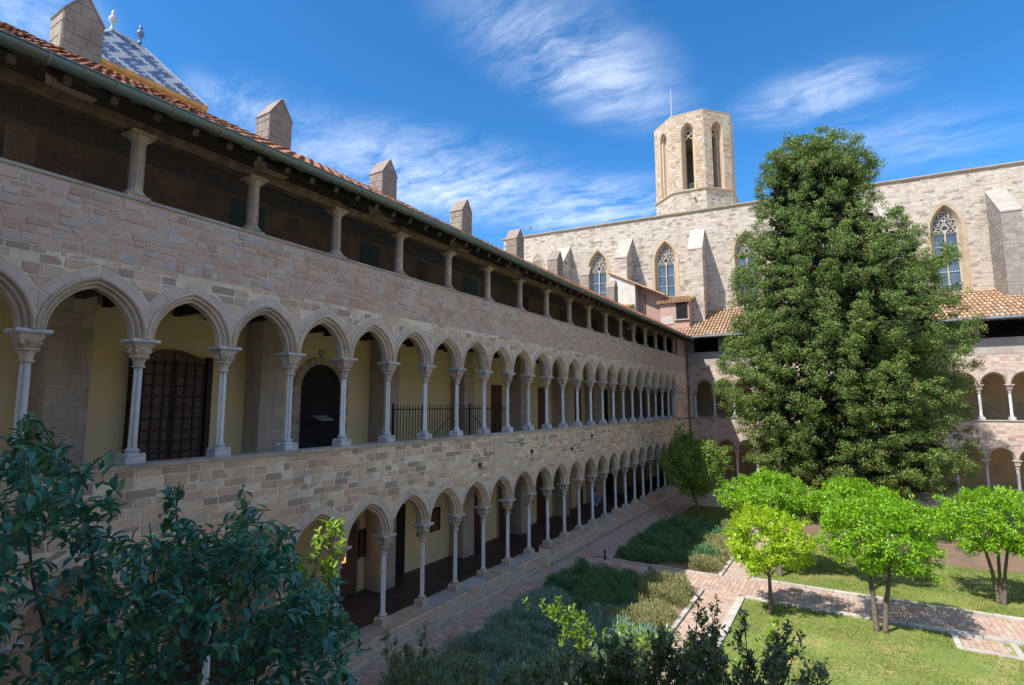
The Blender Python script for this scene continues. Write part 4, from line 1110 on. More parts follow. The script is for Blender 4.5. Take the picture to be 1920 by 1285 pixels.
def tower():
    C = Vector((-11.35, 54.0, 0)); R = 3.88; a0 = 3.59
    W = thing('bell_tower', 'octagonal stone bell tower with tall pointed openings above the church', 'bell tower', (C.x, C.y, 0))
    ZC, ZT = H+20.0, H+27.7; base = MB(); co = MB(); top = MB(); st = []; shell = MB()
    ap = R*math.cos(math.pi/8); hl = R*math.sin(math.pi/8)
    ring8 = lambda r: [(C.x+r*math.cos(a0+k*math.pi/4), C.y+r*math.sin(a0+k*math.pi/4)) for k in range(8)]
    def band(mb, r0, z0, r1, z1, capt=False):
        a, b = ring8(r0), ring8(r1); mb.add([(x, y, z0) for x, y in a]+[(x, y, z1) for x, y in b], [(i, (i+1) % 8, 8+(i+1) % 8, 8+i) for i in range(8)]+([tuple(range(8, 16))] if capt else []))
    band(base, R+.02, H+10, R+.02, ZC-.1); base.obj('base', 'church_mortar', W)
    band(co, R+.0, ZC-.16, R+.2, ZC-.06); band(co, R+.2, ZC-.06, R+.2, ZC+.02); band(co, R+.2, ZC+.02, R-.05, ZC+.12); co.obj('cornice', 'window_stone', W)
    band(top, R+.0, ZT-.16, R+.04, ZT-.02); band(top, R+.04, ZT-.02, R+.04, ZT+.02); 
    a, b = ring8(R+.04), ring8(R-1.0); top.add([(x, y, ZT+.02) for x, y in a]+[(x, y, ZT+.02) for x, y in b], [(i, (i+1) % 8, 8+(i+1) % 8, 8+i) for i in range(8)]); top.obj('parapet_coping', 'window_stone', W)
    stones = MB(); sb = MB(); fw = MB(); gr = MB(); jm = MB()
    aw, hh = .62, .95
    for k in range(8):
        am = a0+(k+.5)*math.pi/4; n = Vector((math.cos(am), math.sin(am), 0)); t = Vector((-n.y, n.x, 0))
        M = C+n*ap
        fm = lambda u, off, z: tuple(M+t*u+n*off+Vector((0, 0, z)))
        zs = ZT-1.9; zb = ZC+.12
        q = lambda pts, off=0: fw.add([fm(x, off, z) for x, z in pts], [tuple(range(len(pts)))])
        q([(-hl, zb), (-aw, zb), (-aw, ZT-.02), (-hl, ZT-.02)]); q([(aw, zb), (hl, zb), (hl, ZT-.02), (aw, ZT-.02)])
        lp = pointed(aw, hh, 0, zs, zb)
        for (x0, z0), (x1, z1) in zip(lp, lp[1:]):
            if abs(x0-x1) > 1e-5: q([(x0, z0), (x1, z1), (x1, ZT-.02), (x0, ZT-.02)])
        prof = [(.0, .0), (-.05, -.05), (-.06, -.25), (-.16, -.32), (-.18, -.55), (-.27, -.62), (-.28, -1.0)]
        Ls = [pointed(aw, hh, 0, zs, zb, dr) for dr, _ in prof]; m = len(Ls[0])
        jm.add([fm(x, o, z) for (dr, o), l_ in zip(prof, Ls) for x, z in l_], [(j*m+i, j*m+i+1, (j+1)*m+i+1, (j+1)*m+i) for j in range(len(prof)-1) for i in range(m-1)])
        jm.box((-aw, -1.0, zb-.1), (aw, .0, zb), fm)
        ar = Arch(aw, hh); circ = [(-sd*ar.c, zs, ar.r+.02, sd, 0) for sd in (1, -1)]
        for p in courses(-hl, hl, zb, ZT-.16, .2, .3, .25, .55, .02, circles=circ, holes=[(-aw-.01, zb, aw+.01, zs)]): stones.add(*prism(fm, p, .012+rnd.uniform(-.008, .01)))
        for p in courses(-hl, hl, H+15.5, ZC-.17, .14, .24, .2, .5, .02, holes=[(-.75 if k == 1 else 99, ZC-1.6, -.3 if k == 1 else 99.5, ZC-.7)]): sb.add(*prism(lambda u, off, z: fm(u, off+.02, z), p, .012+rnd.uniform(-.008, .01)))
        ring(gr, fm, 0, zs+.12, .22, .30, -.66, -.56, 10)
        for sd in (-1, 1): gr.beam(fm(sd*.34, -.6, zs-.55), fm(0, -.6, zs-.2), .07)
        # inner wall closing the view through the belfry
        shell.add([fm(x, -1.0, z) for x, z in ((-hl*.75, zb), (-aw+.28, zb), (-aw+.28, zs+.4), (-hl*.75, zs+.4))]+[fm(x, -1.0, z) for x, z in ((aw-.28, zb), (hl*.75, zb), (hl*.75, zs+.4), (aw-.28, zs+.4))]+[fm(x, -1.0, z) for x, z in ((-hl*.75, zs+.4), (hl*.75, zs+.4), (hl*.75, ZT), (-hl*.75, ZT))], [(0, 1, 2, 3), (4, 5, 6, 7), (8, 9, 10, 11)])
        if k in (1, 2):
            g = MB()
            for x in np.linspace(-.3, .3, 7): g.box((x-.012, -.9, zb), (x+.012, -.88, zb+.85), fm)
            g.box((-.33, -.9, zb+.83), (.33, -.88, zb+.87), fm); g.obj('railing', 'door_green', W)
        if k == 1: 
            m2 = MB(); m2.box((-.74, -.3, ZC-1.6), (-.31, -.0, ZC-.7), fm); m2.obj('hatch', 'timber_dark', W)
            m2 = MB(); m2.box((.35, 0, ZC-.9), (.52, .35, ZC-.7), fm); m2.obj('spout', 'window_stone', W)
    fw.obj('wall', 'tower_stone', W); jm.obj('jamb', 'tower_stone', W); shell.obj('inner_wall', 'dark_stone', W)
    stones.obj('stone', 'tower_stone', W, kind='stuff'); sb.obj('stone', 'church_stone', W, kind='stuff'); gr.obj('tracery', 'tower_stone', W)
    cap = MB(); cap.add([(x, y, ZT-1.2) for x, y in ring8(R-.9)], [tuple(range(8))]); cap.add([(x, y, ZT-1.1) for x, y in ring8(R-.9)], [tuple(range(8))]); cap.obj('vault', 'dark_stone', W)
    mb = MB(); p = (C.x-1.55, C.y-2.2); mb.tube([(p[0], p[1], ZT-.1), (p[0], p[1], ZT+2.9)], .05, 6); mb.tube([(p[0], p[1], ZT+2.9), (p[0], p[1], ZT+3.8)], .025, 5); mb.obj('lightning_rod', 'bar_white', W)
tower()

# ================================================================== huts on the roof corner, tiled pavilion
def small_roof(name, parent, p00, p10, p11, p01, mt='far_tile'):
    """a little barrel tile roof on a quad: eave p00-p10, top p01-p11"""
    a, b, c, d = map(Vector, (p00, p10, p11, p01)); n = max(2, int((b-a).length/.24)); up_ = (b-a).cross(d-a).normalized()
    if up_.z < 0: up_ = -up_
    mb = MB(); mb.add([a, b, c, d]+[p-up_*.07 for p in (a, b, c, d)], [(0, 1, 2, 3), (7, 6, 5, 4), (0, 4, 5, 1), (1, 5, 6, 2), (2, 6, 7, 3), (3, 7, 4, 0)])
    rows = max(2, int((d-a).length/.4)); e = (b-a).normalized()
    for i in range(n+1):
        for r in range(rows):
            lo = a.lerp(b, i/n).lerp(d.lerp(c, i/n), r/rows); hi = a.lerp(b, i/n).lerp(d.lerp(c, i/n), min(1, (r+1.1)/rows)); vs = []
            for q, rad, dz in ((lo, .1, .045), (hi, .08, .015)):
                for j in range(5):
                    t = math.pi*j/4; vs.append(q+e*(rad*math.cos(t))+up_*(rad*math.sin(t)*.8+dz-.04))
            mb.add(vs, [(j, j+1, 6+j, 5+j) for j in range(4)])
    mb.obj(name, mt, parent, kind='stuff')
def huts():
    W = thing('roof_hut', 'whitewashed lean-to hut with sloping tile roof at the roof corner', 'hut', (-14.5, 44.5, H+6))
    mb = MB(); mb.add([(-16.6, 43.5, H+5.5), (-14.4, 43.5, H+5.5), (-14.4, 43.5, H+10.1), (-16.6, 43.5, H+11.15), (-16.6, 45.6, H+5.5), (-14.4, 45.6, H+5.5), (-14.4, 45.6, H+10.1), (-16.6, 45.6, H+11.15)],
                      [(0, 1, 2, 3), (1, 5, 6, 2), (5, 4, 7, 6), (4, 0, 3, 7)]); mb.obj('wall', 'plaster_white', W)
    mb = MB(); mb.box((-14.4, 44.5, H+5.5), (-12.0, 45.6, H+8.9)); mb.add([(-14.4, 44.51, H+8.85), (-12.1, 44.51, H+8.85), (-14.4, 44.51, H+10.05)], [(0, 1, 2)]); mb.obj('wall', 'plaster_pink', W, label='pink set-back wall')
    small_roof('roof', W, (-11.9, 43.35, H+8.85), (-11.9, 45.9, H+8.85), (-16.8, 45.9, H+11.35), (-16.8, 43.35, H+11.35))
    mb = MB(); mb.box((-15.75, 43.47, H+7.3), (-14.85, 43.52, H+8.1)); g = mb.obj('window', 'black', W)
    mb = MB()
    for x in np.linspace(-15.7, -14.9, 6): mb.box((x-.015, 43.44, H+7.3), (x+.015, 43.465, H+8.1))
    for z in (7.5, 7.75, 8.0): mb.box((-15.75, 43.43, H+z), (-14.85, 43.438, H+z+.025))
    mb.obj('grille', 'bar_white', g)
    small_roof('canopy', W, (-16.0, 43.1, H+8.15), (-14.6, 43.1, H+8.15), (-14.6, 43.52, H+8.4), (-16.0, 43.52, H+8.4))
    mb = MB(); mb.tube([(-13.9, 44.42, H+9.3), (-13.9, 44.42, H+6.5)], .05, 6); mb.obj('downpipe', 'pipe_brown', W)
    W = thing('roof_hut', 'small pink hut with barred window and tile roof below the church buttress', 'hut', (-11, 44, H+6))
    mb = MB(); mb.box((-12.25, 43.1, H+5.3), (-9.95, 45.2, H+8.2)); mb.obj('wall', 'plaster_pink', W)
    mb = MB(); mb.box((-12.15, 43.06, H+6.35), (-11.15, 43.11, H+7.0)); mb.obj('whitewash_patch', 'plaster_white', W)
    small_roof('roof', W, (-12.5, 42.85, H+8.1), (-9.75, 42.85, H+8.1), (-9.75, 45.3, H+8.95), (-12.5, 45.3, H+8.95))
    mb = MB(); mb.box((-10.95, 43.06, H+6.7), (-10.1, 43.11, H+8.0)); g = mb.obj('window', 'black', W)
    mb = MB()
    for x in np.linspace(-10.92, -10.13, 7): mb.box((x-.014, 42.98, H+6.7), (x+.014, 43.01, H+8.0))
    for z in np.linspace(6.75, 7.95, 6): mb.box((-10.95, 42.965, H+z), (-10.1, 42.978, H+z+.025))
    mb.obj('grille', 'iron', g)
    mb = MB(); mb.box((-11.1, 42.95, H+6.6), (-9.95, 43.15, H+6.68)); mb.obj('sill', 'plaster_white', W)
huts()
def pavilion():
    W = thing('tiled_pavilion', 'pavilion roof of blue and white glazed tiles behind the chimney heads', 'building', (-34.7, 13.3, 0))
    x0, x1, y0, y1, zb, zr_ = -37.15, -32.25, 9.77, 16.93, H+18.2, H+21.45
    xr = -34.7; ya, yb = 12.63, 14.07
    mb = MB(); mb.box((x0+.3, y0+.3, H), (x1-.3, y1-.3, zb-.6)); mb.obj('wall', 'plaster_white', W)
    mb = MB(); mb.box((x0+.12, y0+.12, zb-.62), (x1-.12, y1-.12, zb-.25)); mb.box((x0-.06, y0-.06, zb-.25), (x1+.06, y1+.06, zb-.02)); mb.obj('cornice', 'cornice_orange', W)
    A, B = Vector((xr, ya, zr_)), Vector((xr, yb, zr_)); c = [Vector((x1, y0, zb)), Vector((x1, y1, zb)), Vector((x0, y1, zb)), Vector((x0, y0, zb))]
    mb = MB(); mb.add(list(c)+[A, B], [(0, 1, 5, 4), (1, 2, 5), (2, 3, 4, 5), (3, 0, 4)]); mb.obj('roof', 'blue_glaze', W)
    tb = MB()
    def slope(p, q, r, s):                         # p-q eave, s-r top
        nr = 20; nrm = (q-p).cross(s-p).normalized()
        if nrm.z < 0: nrm = -nrm
        e = (q-p).normalized(); 
        for k in range(nr):
            a, b = p.lerp(s, k/nr), q.lerp(r, k/nr); a2, b2 = p.lerp(s, (k+1)/nr), q.lerp(r, (k+1)/nr)
            l = (b-a).length; off0 = (a-p).dot(e); n0 = int(off0/.2); n1 = int((off0+l)/.2)
            for i in range(n0, n1+1):
                u0, u1 = max(i*.2, off0), min((i+1)*.2, off0+l)
                if u1-u0 < .04: continue
                v0 = a+e*(u0-off0); v1 = a+e*(u1-off0-.008); dd = (a2-a)-e*((a2-a).dot(e))
                ph = (i+k) % 10; ph2 = (i-k) % 10
                zig = (i+[0, 1, 2, 3, 4, 3, 2, 1][k % 8]) % 7
                mi = 0 if zig in (0, 1, 2) else 1
                if zig == 5 and k % 4 in (1, 2): mi = 2 if i % 2 else 0
                tb.add([v0+nrm*.035, v1+nrm*.035, v1+dd*1.05+nrm*.012, v0+dd*1.05+nrm*.012, v0, v1], [(0, 1, 2, 3), (4, 5, 1, 0)], mi)
    slope(c[0], c[1], B, A); slope(c[1], c[2], B, B); slope(c[3], c[0], A, A)
    tb.obj('glazed_tile', ['white_glaze', 'blue_glaze', 'pale_blue_glaze'], W, kind='stuff')
    mb = MB()
    for p, q in ((A, B), (B, c[1]), (A, c[0]), (B, c[2])): mb.tube([p+Vector((0, 0, .04)), q+Vector((0, 0, .04))], .075, 6)
    mb.obj('ridge_tile', 'white_glaze', W)
    pf = [(.14, 0), (.16, .1), (.08, .2), (.06, .4), (.10, .5), (.2, .62), (.24, .8), (.16, .95), (.07, 1.02), (.12, 1.12), (.1, 1.25), (.03, 1.38), (.01, 1.5)]
    for (p, mt) in ((A, 'white_glaze'), (B, 'blue_glaze')):
        mb = MB(); mb.lathe([(r*.95, z*.9) for r, z in pf], 12, (p.x, p.y, p.z)); mb.obj('finial', mt, W, smooth=True, label='white glazed finial' if mt == 'white_glaze' else 'blue glazed finial')
pavilion()

# ================================================================== plants
def crown_clumps(C, Nout, rad, n, L, W, flat=.6, outbias=.7, upbias=.25, face=.0, shell=.45, rough=.45):
    """n leaves in an ellipsoid clump around each centre C, pointing along Nout"""
    m = len(C)
    Q = rdir(m*n)*(rs.uniform(0, 1, (m*n, 1))**shell)
    cc = np.repeat(C, n, 0); nn = np.repeat(Nout, n, 0); rr = np.repeat(np.broadcast_to(rad, (m,)), n)[:, None]
    P = cc+Q*rr*np.array([1, 1, flat])
    D = unit(Q*.6+nn*outbias+rdir(m*n)*.45+np.array([0, 0, upbias]))
    N = rdir(m*n)*.7+np.array([0, 0, 1.0])
    if face:
        N = unit(Q)*face+nn*.5*(rough/.45)+rdir(m*n)*rough+np.array([0, 0, .35]); D = unit(rdir(m*n)+unit(Q)*.35+nn*.25+np.array([0, 0, upbias]))
    l = rs.uniform(.7, 1.25, m*n)*L; w = rs.uniform(.75, 1.2, m*n)*W
    return leaves(P, D, N, l, w)
def merge(parts):
    V = []; F = []; k = 0
    for v, f in parts: V.append(v); F.append(f+k); k += len(v)
    return np.concatenate(V), np.concatenate(F)

def cypress():
    bx, by = .3, 33.5
    W = thing('conifer_tree', 'tall dense dark green conifer with tufted crown standing before the far gallery', 'tree', (bx, by, 0))
    ZL = [-4.84, -4.25, -3.45, -2.39, -1.62, 0.71, 2.77, 4.89, 6.65, 8.29, 9.69, 10.8, 11.78, 12.74, 13.54, 14.31, 14.95]
    XL = [-1.3, -3.3, -4.5, -4.79, -5.26, -6.33, -5.91, -5.2, -5.17, -4.68, -3.98, -3.6, -3.88, -3.3, -3.56, -2.55, -1.2]
    ZR = [-4.62, -4.16, -3.1, -2.17, -1.48, -0.74, 0.83, 2.03, 3.31, 4.85, 5.72, 6.91, 7.48, 8.45, 9.53, 10.14, 11.1, 11.81, 13.14, 13.73, 14.4]
    XR = [2.8, 4.09, 5.17, 5.4, 4.7, 4.86, 5.34, 5.29, 5.6, 5.46, 4.96, 5.05, 4.87, 3.98, 3.27, 2.61, 1.95, 2.46, 2.08, 1.78, 0.84]
    def prof(z):
        a, b = np.interp(z, ZL, XL), np.interp(z, ZR, XR)
        return (a+b)/2, np.maximum(.3, (b-a)/2*.97-.08)
    # boughs: tongues of foliage at uneven heights and lengths with dark hollows between them
    C = []; N = []; R = []; z = -4.7
    while z < 14.5:
        cx, r = prof(z); nb = max(5, int(2*math.pi*r/1.6)); ph = rs.uniform(0, 6.3)
        for k in range(nb):
            a = ph+2*math.pi*(k+rs.uniform(-.3, .3))/nb
            zz = z+rs.uniform(-.35, .35); reach = rs.choice([1.01, .95, .86, 1.05], p=[.4, .3, .2, .1])
            cxx, r_ = prof(zz)
            ln = min(r_, rs.uniform(1.5, 2.4)); m = 4
            for j in range(m):
                t = j/(m-1)
                q = r_*reach-ln*(1-t)
                lat = rs.normal()*.22*(1-t*.5)
                x = cxx+math.cos(a)*q-math.sin(a)*lat; y = by+(math.sin(a)*q+math.cos(a)*lat)*.95
                C.append((x, y, zz-.35*(1-t)+.25*t*t+rs.normal()*.08)); N.append((math.cos(a), math.sin(a), .25)); R.append((.52-.14*t)*rs.uniform(.8, 1.2)*(.78 if z > 10.5 else 1))
        z += rs.uniform(.66, .86)
    for _ in range(90):                             # the blunt top
        z = rs.uniform(12.2, 14.6); cx, r = prof(z); a = rs.uniform(0, 6.28); q = math.sqrt(rs.uniform(0, .8))
        C.append((cx+math.cos(a)*r*q, by+math.sin(a)*r*q, z)); N.append((math.cos(a)*q, math.sin(a)*q, 1.0)); R.append(.4)
    C = np.array(C); N = unit(np.array(N)); R = np.array(R)
    keep = (N[:, 1] < .55) | (rs.uniform(size=len(N)) < .35)
    C, N, R = C[keep], N[keep], R[keep]
    m = 3
    cc = np.repeat(C, m, 0); nn = np.repeat(N, m, 0); rr = np.repeat(R, m)[:, None]
    off = rdir(len(cc)); off = off*np.array([1, 1, .6])*rr*rs.uniform(.7, 1.35, (len(cc), 1))
    T = cc+off
    TN = unit(nn*.7+off/rr*.9+np.array([0, 0, .35])+rdir(len(T))*.25)
    V1, F1 = crown_clumps(T+np.array([0, 0, H]), TN, rs.uniform(.20, .36, len(T)), 110, .105, .046, .72, 1.1, .25, face=1.6, shell=.24, rough=.25)
    k2 = 600; z = rs.uniform(-4.5, 14.9, k2); cx, r = prof(z); a = rs.uniform(0, 2*math.pi, k2); q = rs.uniform(.97, 1.06, k2)
    Tp = np.stack([cx+np.cos(a)*r*q, by+np.sin(a)*r*q, z+H], 1); Np = unit(np.stack([np.cos(a), np.sin(a), np.full(k2, .35)], 1))
    V2, F2 = crown_clumps(Tp, Np, rs.uniform(.14, .26, k2), 50, .10, .045, .8, 1.1, .25, face=1.5, shell=.25, rough=.3)
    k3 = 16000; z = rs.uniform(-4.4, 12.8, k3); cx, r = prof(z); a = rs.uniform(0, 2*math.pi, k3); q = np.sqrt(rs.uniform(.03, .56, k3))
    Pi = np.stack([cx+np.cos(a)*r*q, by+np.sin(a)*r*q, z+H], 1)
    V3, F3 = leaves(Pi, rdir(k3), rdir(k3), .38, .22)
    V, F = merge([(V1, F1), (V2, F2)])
    fast('inner_foliage', V3, F3, 'cypress_inner_shade', W, kind='stuff')
    fast('crown', V, F, 'cypress_leaf', W)
    mb = MB(); mb.tube([(bx+.6, by, 0), (bx+.5, by, 2.5), (bx+.2, by, 8), (bx-.1, by, 14), (bx, by, 20)], [.55, .42, .34, .2, .05], 10); mb.obj('trunk', 'bark', W, smooth=True)
    for k in range(46):
        z = rs.uniform(-3.8, 12); cx, r = prof(z); a = rs.uniform(0, 2*math.pi); br = MB()
        e = (cx+math.cos(a)*r*.8, by+math.sin(a)*r*.8, z+H+.2); br.tube([(bx+.2, by, z+H-.5), ((bx+e[0])/2, (by+e[1])/2, z+H-.35), e], [.11, .07, .02], 5)
        br.obj('branch', 'bark', W)
cypress()

def citrus(cx, cy, zc, rx, ry, rz, label, matn, trunks, seed, n=1.0, fork=None, group='clipped citrus trees on the lawns'):
    global rs
    rs = np.random.RandomState(seed)
    W = thing('citrus_tree', label, 'tree', (trunks[0][0], trunks[0][1], 0), group)
    k = int(270*n*rx*ry/1.1); D = rdir(k); D[:, 2] = np.where(D[:, 2] < -.1, D[:, 2]*.75, D[:, 2])
    lump = 1+.15*np.sin(D[:, 0]*5+seed)+.12*np.sin(D[:, 1]*6+seed*2)+.10*rs.normal(size=k)
    q = (rs.choice([1., .86, .68], size=k, p=[.6, .27, .13])*lump)[:, None]
    C = np.array([cx, cy, zc])+D*q*np.array([rx, ry, rz])*.93
    C[:, 2] += np.where(D[:, 2] < -.2, -.12*np.sin(D[:, 0]*7+seed*3)-.06, 0)
    N = unit(D+np.array([0, 0, .45]))
    V, F = crown_clumps(C, N, rs.uniform(.10, .21, k), 40, .105, .04, .8, .55, -.12, face=.7)
    # young shoots standing out of the top
    k2 = int(60*n); a = rs.uniform(0, 2*math.pi, k2); r_ = np.sqrt(rs.uniform(0, 1, k2))
    Pt = np.stack([cx+np.cos(a)*r_*rx*.95, cy+np.sin(a)*r_*ry*.95, zc+rz*np.sqrt(np.maximum(0, 1-r_**2))*.98+rs.uniform(0, .12, k2)], 1)
    V2, F2 = crown_clumps(Pt, unit(np.stack([np.cos(a)*.4, np.sin(a)*.4, np.ones(k2)], 1)), .10, 16, .11, .04, 1.3, 1.2, .3)
    V, F = merge([(V, F), (V2, F2)])
    fast('crown', V, F, matn, W)
    for (tx, ty, lean, r0) in trunks:
        mb = MB(); hz = zc-rz*.35
        f = fork or .55
        p = Vector((tx, ty, 0)); q1 = Vector((tx+lean*.25, ty, hz*f*.6)); q2 = Vector((tx+lean*.6, ty, hz*f)); top = Vector((cx*.5+(tx+lean)*.5, cy*.5+ty*.5, hz+.2))
        mb.tube([p-Vector((0, 0, .05)), p+Vector((0, 0, .12)), q1, q2, q2.lerp(top, .5)+Vector((lean*.2, .05, 0)), top], [r0*1.5, r0*1.05, r0*.9, r0*.75, r0*.6, r0*.35], 8)
        mb.obj('trunk', 'bark', W, smooth=True)
        lb = MB()
        for j in range(5):
            a = j*1.256+seed; e = Vector((cx+math.cos(a)*rx*.62, cy+math.sin(a)*ry*.62, zc+rnd.uniform(-.1, .2)))
            s_ = q2.lerp(top, rnd.uniform(0, .5)); mid = s_.lerp(e, .5)+Vector((0, 0, -.08)); lb.tube([s_, mid, e], [r0*.5, r0*.36, r0*.15], 5)
        lb.obj('limb', 'bark', W)
G_ = H
citrus(-2.28, 18.35, 2.08, 1.12, 1.05, .86, 'yellow-green citrus tree on one thin trunk at the path corner of the near lawn', 'citrus_leaf_yellow', [(-2.2, 18.3, .0, .062)], 3)
citrus(.60, 18.5, 2.50, 1.30, 1.2, .98, 'broad citrus tree with two close trunks in the middle of the near lawn edge', 'citrus_leaf', [(.40, 18.5, -.12, .07), (.60, 18.48, .32, .065)], 5, 1.05, .7)
citrus(-2.6, 22.5, 2.72, 1.68, 1.35, .80, 'wide citrus tree on the far lawn corner behind the yellow-green one', 'citrus_leaf', [(-2.33, 22.4, .0, .085)], 8)
citrus(.10, 22.6, 2.72, 1.2, 1.2, .72, 'citrus tree on the far lawn half hidden behind the two-trunked tree', 'citrus_leaf', [(.43, 22.4, -.1, .08)], 9)
citrus(3.95, 22.9, 2.42, 1.6, 1.35, 1.0, 'citrus tree with three spreading stems at the right edge of the far lawn', 'citrus_leaf', [(3.74, 22.88, -.35, .055), (3.82, 22.92, .06, .05), (3.88, 22.86, .32, .05)], 12, 1.05, .8)
citrus(5.1, 18.6, 2.5, 1.1, 1.1, .8, 'citrus tree just right of the frame whose shadow touches the path', 'citrus_leaf', [(5.1, 18.6, 0, .07)], 14, .7)
def garden_tree():
    global rs
    rs = np.random.RandomState(21)
    W = thing('small_tree', 'small dark leafy tree at the far end of the gallery path', 'tree', (-7.3, 31.5, 0))
    k = 420; D = rdir(k); q = rs.choice([1, .8, .6], size=k, p=[.55, .28, .17])[:, None]*(1+.16*np.sin(D[:, :1]*6+D[:, 2:3]*5)+.08*rs.normal(size=(k, 1)))
    C = np.array([-7.35, 31.6, 2.85])+D*q*np.array([1.6, 1.5, 1.55])
    C[C[:, 2] > 4.1, :2] = (C[C[:, 2] > 4.1, :2]-np.array([-8.0, 31.6]))*.4+np.array([-8.0, 31.6])
    V, F = crown_clumps(C, D, rs.uniform(.18, .32, k), 46, .13, .06, .8, .6, .05, face=.7)
    T = np.stack([np.full(14, -8.15)+rs.normal(size=14)*.12, np.full(14, 31.5)+rs.normal(size=14)*.1, np.linspace(3.9, 4.95, 14)], 1)
    V2, F2 = crown_clumps(T, np.tile([0, 0, 1.], (14, 1)), .15, 24, .12, .055, 1, .5, .3)
    V, F = merge([(V, F), (V2, F2)]); fast('crown', V, F, 'citrus_leaf_dark', W)
    mb = MB(); mb.tube([(-7.22, 31.45, -.05), (-7.25, 31.45, .7), (-7.5, 31.5, 1.5), (-7.5, 31.6, 2.8)], [.09, .065, .06, .03], 7); mb.obj('trunk', 'bark', W, smooth=True)
    mb = MB()
    for j in range(7):
        a = j*.9; mb.tube([(-7.45, 31.5, 1.3+.1*j), (-7.4+math.cos(a)*.6, 31.5+math.sin(a)*.6, 2.2), (-7.4+math.cos(a)*1.1, 31.5+math.sin(a)*1.1, 2.9)], [.04, .03, .012], 5)
    mb.obj('limb', 'bark', W)
garden_tree()

def eyeline(px, py, y):                     # a point of the garden at depth y, read off the photograph
    d = pxdir(px, py); return np.array([d.x, d.y, d.z])*(y/d.y)+np.array([0, 0, H])
def twig_leaves(S, E, n, L, W, droop=.25, spread=.9, big=True, sag=.0):
    """leaves set along twigs from S to E (arrays), n per twig"""
    m = len(S); t = np.tile(np.linspace(.05, 1, n), m)[:, None]; s = np.repeat(S, n, 0); e = np.repeat(E, n, 0)
    P = s+(e-s)*t; P[:, 2] -= sag*t[:, 0]**2
    ax = unit(e-s); a = unit(np.cross(ax, rdir(m*n)))
    D = unit(a*spread+ax*rs.uniform(.25, .9, (m*n, 1))+np.array([0, 0, -droop])); N = np.array([0, 0, 1.])+rdir(m*n)*.35
    return leaves(P, D, N, rs.uniform(.65, 1.15, m*n)*L, rs.uniform(.8, 1.15, m*n)*W, big=big, curl=.14)
